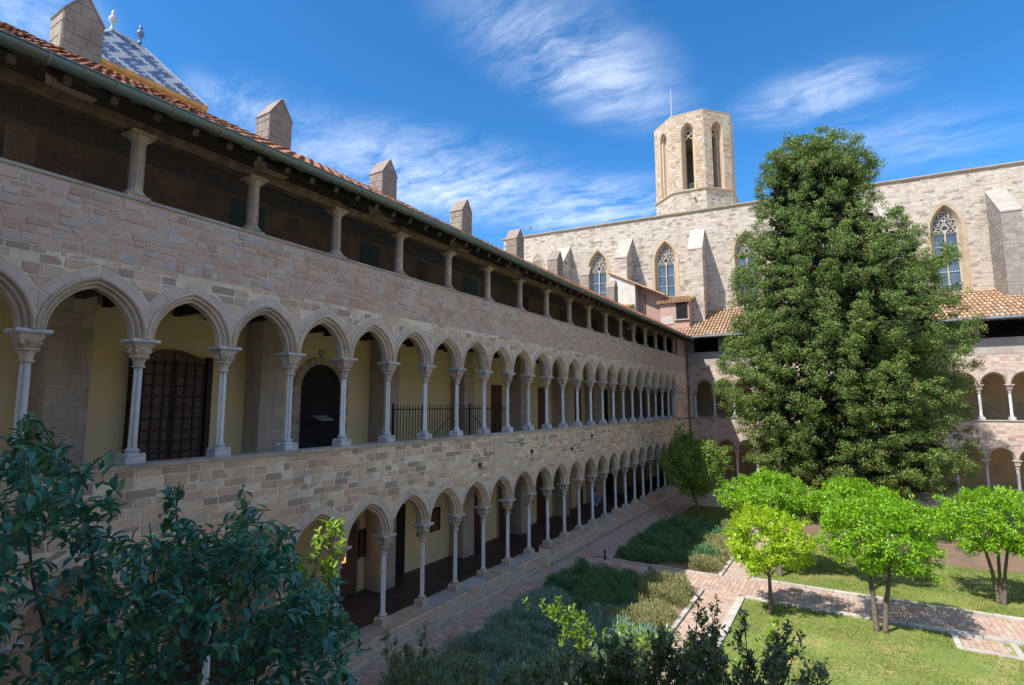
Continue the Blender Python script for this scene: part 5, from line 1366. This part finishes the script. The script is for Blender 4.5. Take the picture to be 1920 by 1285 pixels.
def broadleaf_shrub():
    """big leathery-leaved shrub filling the lower left, rooted in the bed under the gallery we stand in"""
    global rs
    rs = np.random.RandomState(31)
    W = thing('broadleaf_shrub', 'large dark shrub with broad glossy leaves filling the lower left', 'shrub', (-5.2, 2.4, 0))
    depth = lambda px: 1.75+px/620*2.15
    # outline of the foliage in the photograph: tallest sprays
    prof = [(0, 855), (30, 810), (60, 775), (110, 790), (150, 905), (200, 940), (240, 960), (280, 965), (330, 915), (360, 965), (420, 945), (470, 925), (500, 950), (540, 1010), (580, 1040), (610, 1075), (640, 1120), (655, 1200)]
    px_ = np.array([p[0] for p in prof]); py_ = np.array([p[1] for p in prof])
    S = []; E = []
    root = np.array([-5.2, 2.5, 0.])
    stems = MB()
    def spray(px, py, y, ln, k):
        tip = eyeline(px, py, y)
        for _ in range(k):
            d = unit(rs.normal(size=(1, 3))*np.array([1, 1, .6])+np.array([[0, 0, .45]]))[0]
            e = tip+rs.normal(size=3)*np.array([.06, .06, .05]); S.append(e-d*ln*rs.uniform(.7, 1.2)); E.append(e)
    n = 900
    for i in range(n):
        px = rs.uniform(-120, 655); top = np.interp(px, px_, py_)
        dy = abs(rs.normal())*130+rs.uniform(8, 60) if rs.uniform() < .55 else rs.uniform(0, 520)
        py = top+12+dy
        if py > 1420: continue
        y = depth(max(px, 0))+rs.uniform(-.45, .55)+(py-top)/700*-.25
        # the leafy part is open between the tall spray on the left and the main mass
        if 205 < px < 300 and py < 1000: continue
        if 110 < px < 190 and 1040 < py < 1135 and rs.uniform() < .85: continue
        if px < 215 and py < 1060 and rs.uniform() < .5: continue
        if 150 < px < 330 and py < 1010 and rs.uniform() < .5: continue
        spray(px, py, y, .28, 1)
    for (px, py) in ((62, 775), (45, 800), (95, 800), (120, 850), (60, 850), (150, 870), (30, 830), (90, 860), (110, 900), (170, 925), (140, 950), (60, 905), (100, 935), (165, 905), (190, 945)): spray(px, py+8, 2.0+rs.uniform(-.15, .15), .22, 2)
    for k in range(5): spray(335+rs.uniform(-6, 6), 925+k*16, 2.85, .13, 1)
    S = np.array(S); E = np.array(E)
    V, F = twig_leaves(S, E, 9, .128, .058, .22, .9)
    fast('foliage', V, F, 'big_leaf', W)
    tw = MB()
    for s, e in zip(S[::1], E[::1]): tw.tube([s, (s+e)/2+np.array([0, 0, .01]), e], [.005, .004, .002], 4, cap=False)
    tw.obj('twig', 'stem', W, kind='stuff')
    for (pts, r) in ((((185, 1285, 2.35), (180, 1120, 2.3), (168, 1010, 2.2), (150, 930, 2.1), (120, 860, 2.0), (80, 800, 1.95)), .016), (((95, 1285, 2.1), (85, 1180, 2.05), (60, 1080, 2.0), (50, 960, 1.95), (20, 880, 1.9)), .013),
                     (((360, 1285, 3.1), (345, 1180, 3.0), (340, 1060, 2.95), (330, 960, 2.9), (336, 905, 2.85)), .014), (((480, 1285, 3.5), (470, 1150, 3.4), (450, 1040, 3.35), (470, 950, 3.3)), .013),
                     (((300, 1285, 2.9), (285, 1150, 2.85), (290, 1050, 2.8), (280, 980, 2.75)), .012), (((560, 1285, 3.8), (560, 1180, 3.8), (575, 1110, 4.2), (600, 1040, 5.0), (612, 990, 5.4)), .012), (((400, 1285, 3.2), (395, 1200, 3.2), (420, 1100, 3.2), (425, 960, 3.2)), .012)):
        P = [eyeline(*p) for p in pts]; P = [root+np.array([rs.normal()*.2, rs.normal()*.2, -.05]), root*.4+P[0]*.6-np.array([0, 0, .6])]+P
        rad = np.linspace(r*2.2, r*.35, len(P)); mb = MB(); mb.tube(P, list(rad), 6); mb.obj('stem', 'stem', W, smooth=True)
    # the tip that reaches into the sun, sunlight also put into its leaf colour
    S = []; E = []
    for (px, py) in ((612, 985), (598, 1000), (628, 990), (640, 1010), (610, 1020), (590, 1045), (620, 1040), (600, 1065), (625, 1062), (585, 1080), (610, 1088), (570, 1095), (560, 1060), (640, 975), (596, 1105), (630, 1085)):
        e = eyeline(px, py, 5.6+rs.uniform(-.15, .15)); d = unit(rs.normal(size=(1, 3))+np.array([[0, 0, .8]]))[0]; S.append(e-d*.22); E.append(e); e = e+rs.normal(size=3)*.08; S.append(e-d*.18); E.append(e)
    V, F = twig_leaves(np.array(S), np.array(E), 12, .13, .05, .1, .9); fast('sun_tinted_spray', V, F, 'big_leaf_sun_tint', W, kind='stuff')
broadleaf_shrub()

def fine_shrubs():
    """small-leaved shrubs along the lower edge"""
    def shrub(name, label, seed, sprays, base, y, n, leafm, L=.05, W_=.02, ln=.5, lit=()):
        global rs
        rs = np.random.RandomState(seed)
        W = thing(name, label, 'shrub', (base[0], base[1], 0), 'small-leaved shrubs along the lower edge')
        S = []; E = []; stems = MB()
        b0 = np.array([base[0], base[1], 0.])
        for (px, py, dy, k) in sprays:
            tip = eyeline(px, py, y+dy)
            foot = tip*.55+b0*.45; foot[2] = tip[2]-ln*2.6
            foot = tip+(foot-tip)/np.linalg.norm(foot-tip)*ln*2.4
            foot[:2] += rs.normal(size=2)*.06
            mid = (tip+foot)/2+rs.normal(size=3)*.04
            stems.tube([b0+rs.normal(size=3)*np.array([.15, .15, 0]), foot*.8+b0*.2, foot, mid, tip], [.016, .010, .007, .005, .002], 4, cap=False)
            for j in range(k):
                t = rs.uniform(0, 1)**.8; p = foot+(tip-foot)*t
                d = unit((rs.normal(size=(1, 3))*.75+np.array([[0, 0, .75]])))[0]; l_ = rs.uniform(.14, .30)*(1.1-.6*t)*ln/.5
                S.append(p); E.append(p+d*l_)
            S.append(tip-np.array([0, 0, .2])); E.append(tip)
        S = np.array(S); E = np.array(E)
        V, F = twig_leaves(S, E, n, L, W_, -.15, .8, big=False)
        fast('foliage', V, F, leafm, W); stems.obj('stem', 'stem', W)
        if lit:  # bright tips carry the sunlight in their leaf colour
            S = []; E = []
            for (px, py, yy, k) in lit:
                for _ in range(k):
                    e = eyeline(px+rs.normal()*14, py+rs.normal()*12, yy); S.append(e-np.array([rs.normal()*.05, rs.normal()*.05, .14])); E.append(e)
            V, F = twig_leaves(np.array(S), np.array(E), 14, L*1.25, W_*1.2, -.1, .8, big=False); fast('sun_tinted_spray', V, F, 'myrtle_leaf_sun_tint', W, kind='stuff')
        return W
    r2 = np.random.RandomState(5)
    def fill(x0, x1, top, n, y0=-.4, y1=.5, k=14, bottom=1330):
        out = []
        for _ in range(n):
            px = r2.uniform(x0, x1); t = top(px); py = t+abs(r2.normal())*45 if r2.uniform() < .5 else r2.uniform(t, bottom)
            out.append((px, py, r2.uniform(y0, y1), k))
        return out
    shrub('fine_leaved_shrub', 'dark open shrub with fine leaves in the shade over the paved path', 41, fill(700, 905, lambda x: np.interp(x, [700, 735, 800, 850, 905], [1210, 1205, 1180, 1215, 1235]), 26, k=9)+[(722, 1185, 0, 10), (797, 1182, .1, 12), (762, 1212, .1, 8), (850, 1200, 0, 6)], (-4.6, 5.4), 5.6, 11, 'myrtle_leaf', .065, .026, .32)
    shrub('fine_leaved_shrub', 'low bluish-green shrub with fine leaves in the bottom middle', 42, fill(870, 1110, lambda x: np.interp(x, [870, 950, 1040, 1110], [1250, 1240, 1228, 1215]), 60, k=13), (-3.4, 5.2), 5.6, 11, 'myrtle_leaf', .06, .025, .34,
          lit=((1020, 1125, 6.6, 5), (1050, 1150, 6.6, 9), (1078, 1160, 6.6, 8), (1065, 1185, 6.6, 8), (1100, 1200, 6.6, 4), (1035, 1138, 6.6, 4), (1085, 1183, 6.6, 5)))
    shrub('fine_leaved_shrub', 'dense half-lit shrub with fine leaves between the low bushes and the lawn', 43, fill(1090, 1330, lambda x: np.interp(x, [1090, 1160, 1200, 1260, 1330], [1215, 1190, 1185, 1175, 1185]), 85, k=14), (-2.4, 5.4), 5.5, 11, 'myrtle_leaf', .06, .025, .34,
          lit=((1160, 1185, 6.3, 8), (1185, 1205, 6.3, 9), (1210, 1200, 6.2, 8), (1150, 1215, 6.2, 8), (1240, 1185, 6.2, 6), (1120, 1240, 6, 8), (1180, 1240, 6, 10), (1200, 1262, 6, 7), (1090, 1258, 6, 6)))
    shrub('fine_leaved_shrub', 'tall dark shrub with fine leaves and upright shoots overlapping the near lawn', 44, fill(1280, 1570, lambda x: np.interp(x, [1280, 1330, 1395, 1480, 1530, 1570], [1185, 1165, 1215, 1195, 1240, 1262]), 56, k=12)
          + [(1310, 1128, 0, 12), (1335, 1145, .1, 12), (1395, 1150, 0, 10), (1388, 1180, 0, 10), (1478, 1165, 0, 10), (1500, 1195, 0, 9), (1548, 1240, .1, 8), (1455, 1185, 0, 8), (1345, 1120, 0, 8)], (-1.0, 4.9), 4.9, 11, 'myrtle_leaf', .056, .023, .32,
          lit=((1462, 1178, 5.6, 5), (1450, 1200, 5.6, 4), (1300, 1215, 5.6, 4), (1378, 1240, 5.6, 4)))
fine_shrubs()

def bed(name, label, poly, n, mats, zr, blades, seed, hfun, L=.12, W=.014, frac=None, big=0):
    """low bushes in a planted bed: rounded cushions of upright sprigs; poly = list of rectangles"""
    global rs
    rs = np.random.RandomState(seed)
    for mi, (mt, sel) in enumerate(mats):
        Ps = [np.stack([rs.uniform(x0, x1, int(n*(x1-x0)*(y1-y0))), rs.uniform(y0, y1, int(n*(x1-x0)*(y1-y0)))], 1) for (x0, y0, x1, y1) in poly]
        P = np.concatenate(Ps); P = P[sel(P)]; m = len(P)
        h = hfun(P)*rs.uniform(.75, 1.15, m); rad = rs.uniform(.22, .42, m)
        Q = rdir(m*blades); Q[:, 2] = np.abs(Q[:, 2]); q = rs.uniform(.55, 1.05, (m*blades, 1))
        hh = np.repeat(h, blades)[:, None]; rr = np.repeat(rad, blades)[:, None]
        S = np.repeat(np.column_stack([P, np.full(m, .04)]), blades, 0)+Q*q*np.concatenate([rr, rr, hh*.9], 1)
        D = unit(Q*.8+rdir(m*blades)*.4+np.array([0, 0, .75])); N = unit(Q+rdir(m*blades)*.5)
        V, F = leaves(S, D, N, rs.uniform(.6, 1.25, m*blades)*L, rs.uniform(.8, 1.2, m*blades)*W)
        o = fast(name, V, F, mt, kind='stuff'); tag(o, label[mi], 'plants')
lump = lambda P, a=1.0: .5+.5*np.sin(P[:, 0]*3.1*a+1.3*np.sin(P[:, 1]*1.7))*np.cos(P[:, 1]*2.6*a+P[:, 0])
W1 = lambda P: np.sin(P[:, 0]*1.9+.6)+np.sin(P[:, 1]*1.3+P[:, 0]*.7)
dry = lambda P: (P[:, 0] > -5.75+.3*np.sin(P[:, 1]*2)) & (P[:, 1] > 14.6)
mid = lambda P: (P[:, 1] > 15.8+.5*np.sin(P[:, 0]*2))
bed('low_planting', ['blue-grey cushion bushes of the nearer bed beside the gallery path', 'green rosemary-like bushes at the far end of the nearer bed', 'dry straw-coloured flowering bushes at the sunny corner of the nearer bed'], [(-8.75, 9.0, -4.65, 19.3)], 9,
    [('santolina', lambda P: ~mid(P) & ~dry(P)), ('rosemary', lambda P: mid(P) & ~dry(P)), ('dry_lavender', dry)], 0, 420, 51, lambda P: .28+.30*lump(P)+np.where(dry(P), .16, 0), .11, .022)
bed('low_planting', ['dark green bushes filling the further bed in the gallery shade', 'sunlit grey-green bushes along the sunny edge of the further bed'], [(-8.15, 21.45, -4.4, 29.6)], 8,
    [('rosemary', lambda P: P[:, 0] < -5.2+.35*np.sin(P[:, 1]*1.7)), ('dry_lavender', lambda P: P[:, 0] >= -5.2+.35*np.sin(P[:, 1]*1.7))], 0, 330, 52, lambda P: .28+.30*lump(P, .8), .13, .028)
bed('low_planting', ['green tufts growing along the kerb beside the dry bushes'], [(-4.75, 9.5, -4.5, 19.2), (-4.6, 21.4, -4.35, 28)], 2.5, [('green_tuft', lambda P: np.ones(len(P), bool))], 0, 200, 53, lambda P: .2+.2*lump(P, 2), .11, .02)

# ================================================================== small things
def iron_fence():
    W = thing('iron_fence', 'thin black iron railing across the upper gallery floor', 'fence', (-12.4, 15.5, ZS-.35))
    x = -12.3; z0, z1 = ZS-.35, H-.02
    y = 12.9
    while y < 19.9:
        mb = MB(); mb.beam((x, y, z0), (x, y, z1+rnd.uniform(-.005, .01)), .018, .018); mb.obj('bar', 'iron', W); y += .145
    for z in (z0+.12, z1-.14):
        mb = MB(); mb.box((x-.012, 12.85, z-.018), (x+.012, 19.95, z+.018)); mb.obj('rail', 'iron', W)
    for y in (12.85, 14.3, 17.0, 19.9):
        mb = MB(); mb.box((x-.025, y-.025, z0), (x+.025, y+.025, z1+.05)); mb.obj('post', 'iron', W)
    mb = MB(); mb.beam((x+.03, 14.7, z0+.2), (x+.03, 15.8, z0+.9), .02); mb.beam((x+.03, 17.2, z0+.9), (x+.03, 18.2, z0+.2), .02); mb.obj('brace', 'iron', W)
iron_fence()
def lectern():
    W = thing('information_stand', 'small slanted information stand in the dark arched doorway', 'stand', (-13.3, 11.0, ZS-.35))
    mb = MB(); mb.tube([(-13.4, 11.0, ZS-.35), (-13.4, 11.0, ZS+.6)], .025, 8); mb.lathe([(.16, 0), (.16, .02), (.03, .04)], 12, (-13.4, 11.0, ZS-.35)); mb.obj('pole', 'iron', W)
    mb = MB(); mb.add([(-13.55, 10.75, ZS+.66), (-13.55, 11.25, ZS+.66), (-13.2, 11.25, ZS+.54), (-13.2, 10.75, ZS+.54), (-13.55, 10.75, ZS+.63), (-13.55, 11.25, ZS+.63), (-13.2, 11.25, ZS+.51), (-13.2, 10.75, ZS+.51)],
                      [(0, 1, 2, 3), (7, 6, 5, 4), (0, 4, 5, 1), (1, 5, 6, 2), (2, 6, 7, 3), (3, 7, 4, 0)]); mb.obj('board', 'paper', W)
lectern()
def person():
    bx, by, bz = -11.15, 26.45, .15
    W = thing('person', 'person in a blue shirt and dark trousers standing behind the low wall, seen from behind', 'person', (bx, by, bz))
    def skin(name, V, Ed, R, mt, sub=2):
        me = bpy.data.meshes.new(name); me.from_pydata([(bx+v[0], by+v[1], bz+v[2]) for v in V], Ed, []); me.materials.append(MATS[mt])
        o = bpy.data.objects.new(name, me); link(o, W); o.modifiers.new('skin', 'SKIN')
        for i, r in enumerate(R): me.skin_vertices[0].data[i].radius = (r, r) if not hasattr(r, '__len__') else r
        me.skin_vertices[0].data[0].use_root = True
        s = o.modifiers.new('sub', 'SUBSURF'); s.levels = sub; s.render_levels = sub
        return o
    # body: pelvis root, spine, neck, head, arms with hands, legs with feet (facing away from the garden, -X)
    V = [(0, 0, .93), (.0, 0, 1.12), (.01, 0, 1.32), (.0, 0, 1.43), (-.02, 0, 1.52), (-.035, 0, 1.60), (-.03, 0, 1.68),
         (.0, -.17, 1.39), (.03, -.24, 1.12), (-.06, -.22, .92), (-.12, -.21, .86),
         (.0, .17, 1.39), (.05, .25, 1.14), (-.04, .26, .90), (-.09, .26, .82),
         (0, -.10, .85), (-.02, -.11, .48), (.02, -.11, .08), (-.12, -.12, .03), (0, .10, .85), (.01, .11, .48), (.04, .11, .08), (-.10, .13, .03)]
    Ed = [(0, 1), (1, 2), (2, 3), (3, 4), (4, 5), (5, 6), (2, 7), (7, 8), (8, 9), (9, 10), (2, 11), (11, 12), (12, 13), (13, 14), (0, 15), (15, 16), (16, 17), (17, 18), (0, 19), (19, 20), (20, 21), (21, 22)]
    R = [(.12, .14), (.10, .13), (.11, .15), .06, .06, (.095, .08), (.07, .06), .055, .042, .03, .034, .055, .042, .03, .034, .085, .06, .04, .04, .085, .06, .04, .04]
    skin('body', V, Ed, R, 'skin')
    skin('shirt', [(0, 0, .90), (.0, 0, 1.12), (.01, 0, 1.32), (.0, 0, 1.42), (.0, -.175, 1.39), (.025, -.235, 1.17), (.0, .175, 1.39), (.04, .245, 1.18)], [(0, 1), (1, 2), (2, 3), (2, 4), (4, 5), (2, 6), (6, 7)], [(.145, .17), (.13, .155), (.135, .175), .075, .075, .062, .075, .062], 'shirt_blue')
    skin('trousers', [(0, 0, .95), (0, -.10, .84), (-.02, -.11, .48), (.02, -.11, .12), (0, .10, .84), (.01, .11, .48), (.04, .11, .12)], [(0, 1), (1, 2), (2, 3), (0, 4), (4, 5), (5, 6)], [(.14, .16), .10, .075, .06, .10, .075, .06], 'trousers')
    skin('hair', [(.0, 0, 1.58), (-.01, 0, 1.66), (-.03, 0, 1.71)], [(0, 1), (1, 2)], [(.085, .085), (.10, .09), (.06, .06)], 'hair')
person()
def post_light():
    W = thing('marker_post', 'short black marker post at the corner of the further bed', 'post', (-8.45, 21.0, 0))
    mb = MB(); mb.lathe([(.035, 0), (.035, .32), (.02, .36)], 8, (-8.5, 21.0, 0)); mb.obj('pole', 'iron', W)
    mb = MB(); mb.lathe([(.05, .34), (.055, .38), (.02, .42)], 8, (-8.5, 21.0, 0)); mb.obj('cap', 'iron', W)
post_light()

def east_wing():
    W = thing('cloister_wing', 'sunlit cloister gallery along the garden side to the right, outside the picture', 'building', (22, 20, 0))
    for nm, a, b, mt in (('parapet', (21.6, -5, 0), (22.0, 42, .7), 'far_mortar'), ('wall', (21.6, -5, H-3.0), (22.0, 42, H-1.05), 'far_mortar'), ('attic_wall', (21.6, -5, H+2.1), (22.0, 42, H+3.6), 'far_mortar'),
                         ('back_wall', (25.5, -5, 0), (26, 42, H+5.5), 'plaster_far'), ('upper_floor', (22.0, -5, H-1.8), (25.5, 42, H-1.4), 'floor_dark'), ('attic_floor', (22.0, -5, H+2.4), (25.5, 42, H+3.0), 'timber_dark')):
        mb = MB(); mb.box(a, b); mb.obj(nm, mt, W)
    mb = MB(); mb.add([(20.8, -5, H+4.95), (20.8, 42, H+4.95), (25.6, 42, H+7.6), (25.6, -5, H+7.6), (20.8, -5, H+4.8), (20.8, 42, H+4.8), (25.6, 42, H+7.45), (25.6, -5, H+7.45)],
                      [(3, 2, 1, 0), (4, 5, 6, 7), (0, 1, 5, 4), (1, 2, 6, 5), (2, 3, 7, 6), (3, 0, 4, 7)]); mb.obj('roof', 'far_tile', W)
    for k in range(30):
        for z0, z1 in ((.7, H-3.0), (H-1.05, H+2.1)):
            mb = MB(); mb.lathe([(.1, z0), (.1, z1-.3), (.22, z1)], 10, (21.8, -3+1.5*k, 0)); mb.obj('column', 'marble', W)
east_wing()

def fallen_leaves():
    rs2 = np.random.RandomState(77); P = []
    for cx, cy in ((-2.2, 18.4), (.5, 18.6), (-2.3, 22.4), (.4, 22.5), (3.8, 22.8), (-7.3, 31.3)): P.append(np.stack([cx+rs2.normal(size=150)*1.3, cy+.4+rs2.normal(size=150)*1.0, np.full(150, .075)], 1))
    P.append(np.stack([rs2.uniform(-10, -8.6, 220), rs2.uniform(9, 40, 220), np.full(220, .04)], 1)); P.append(np.stack([rs2.uniform(-3, 8, 260), rs2.uniform(12, 26, 260), np.full(260, .06)], 1))
    P = np.concatenate(P); n = len(P); D = rs2.normal(size=(n, 3)); D[:, 2] *= .15; N = np.array([0, 0, 1.])+rs2.normal(size=(n, 3))*.2
    V, F = leaves(P, D, N, rs2.uniform(.05, .09, n), rs2.uniform(.025, .04, n))
    tag(fast('fallen_leaves', V, F, 'dead_leaf', kind='stuff'), 'dry fallen leaves scattered over lawns and paths', 'leaves')
leafmat('dead_leaf', [(.34, .22, .08), (.42, .33, .10), (.24, .14, .07)], .1, .7, .2)
fallen_leaves()
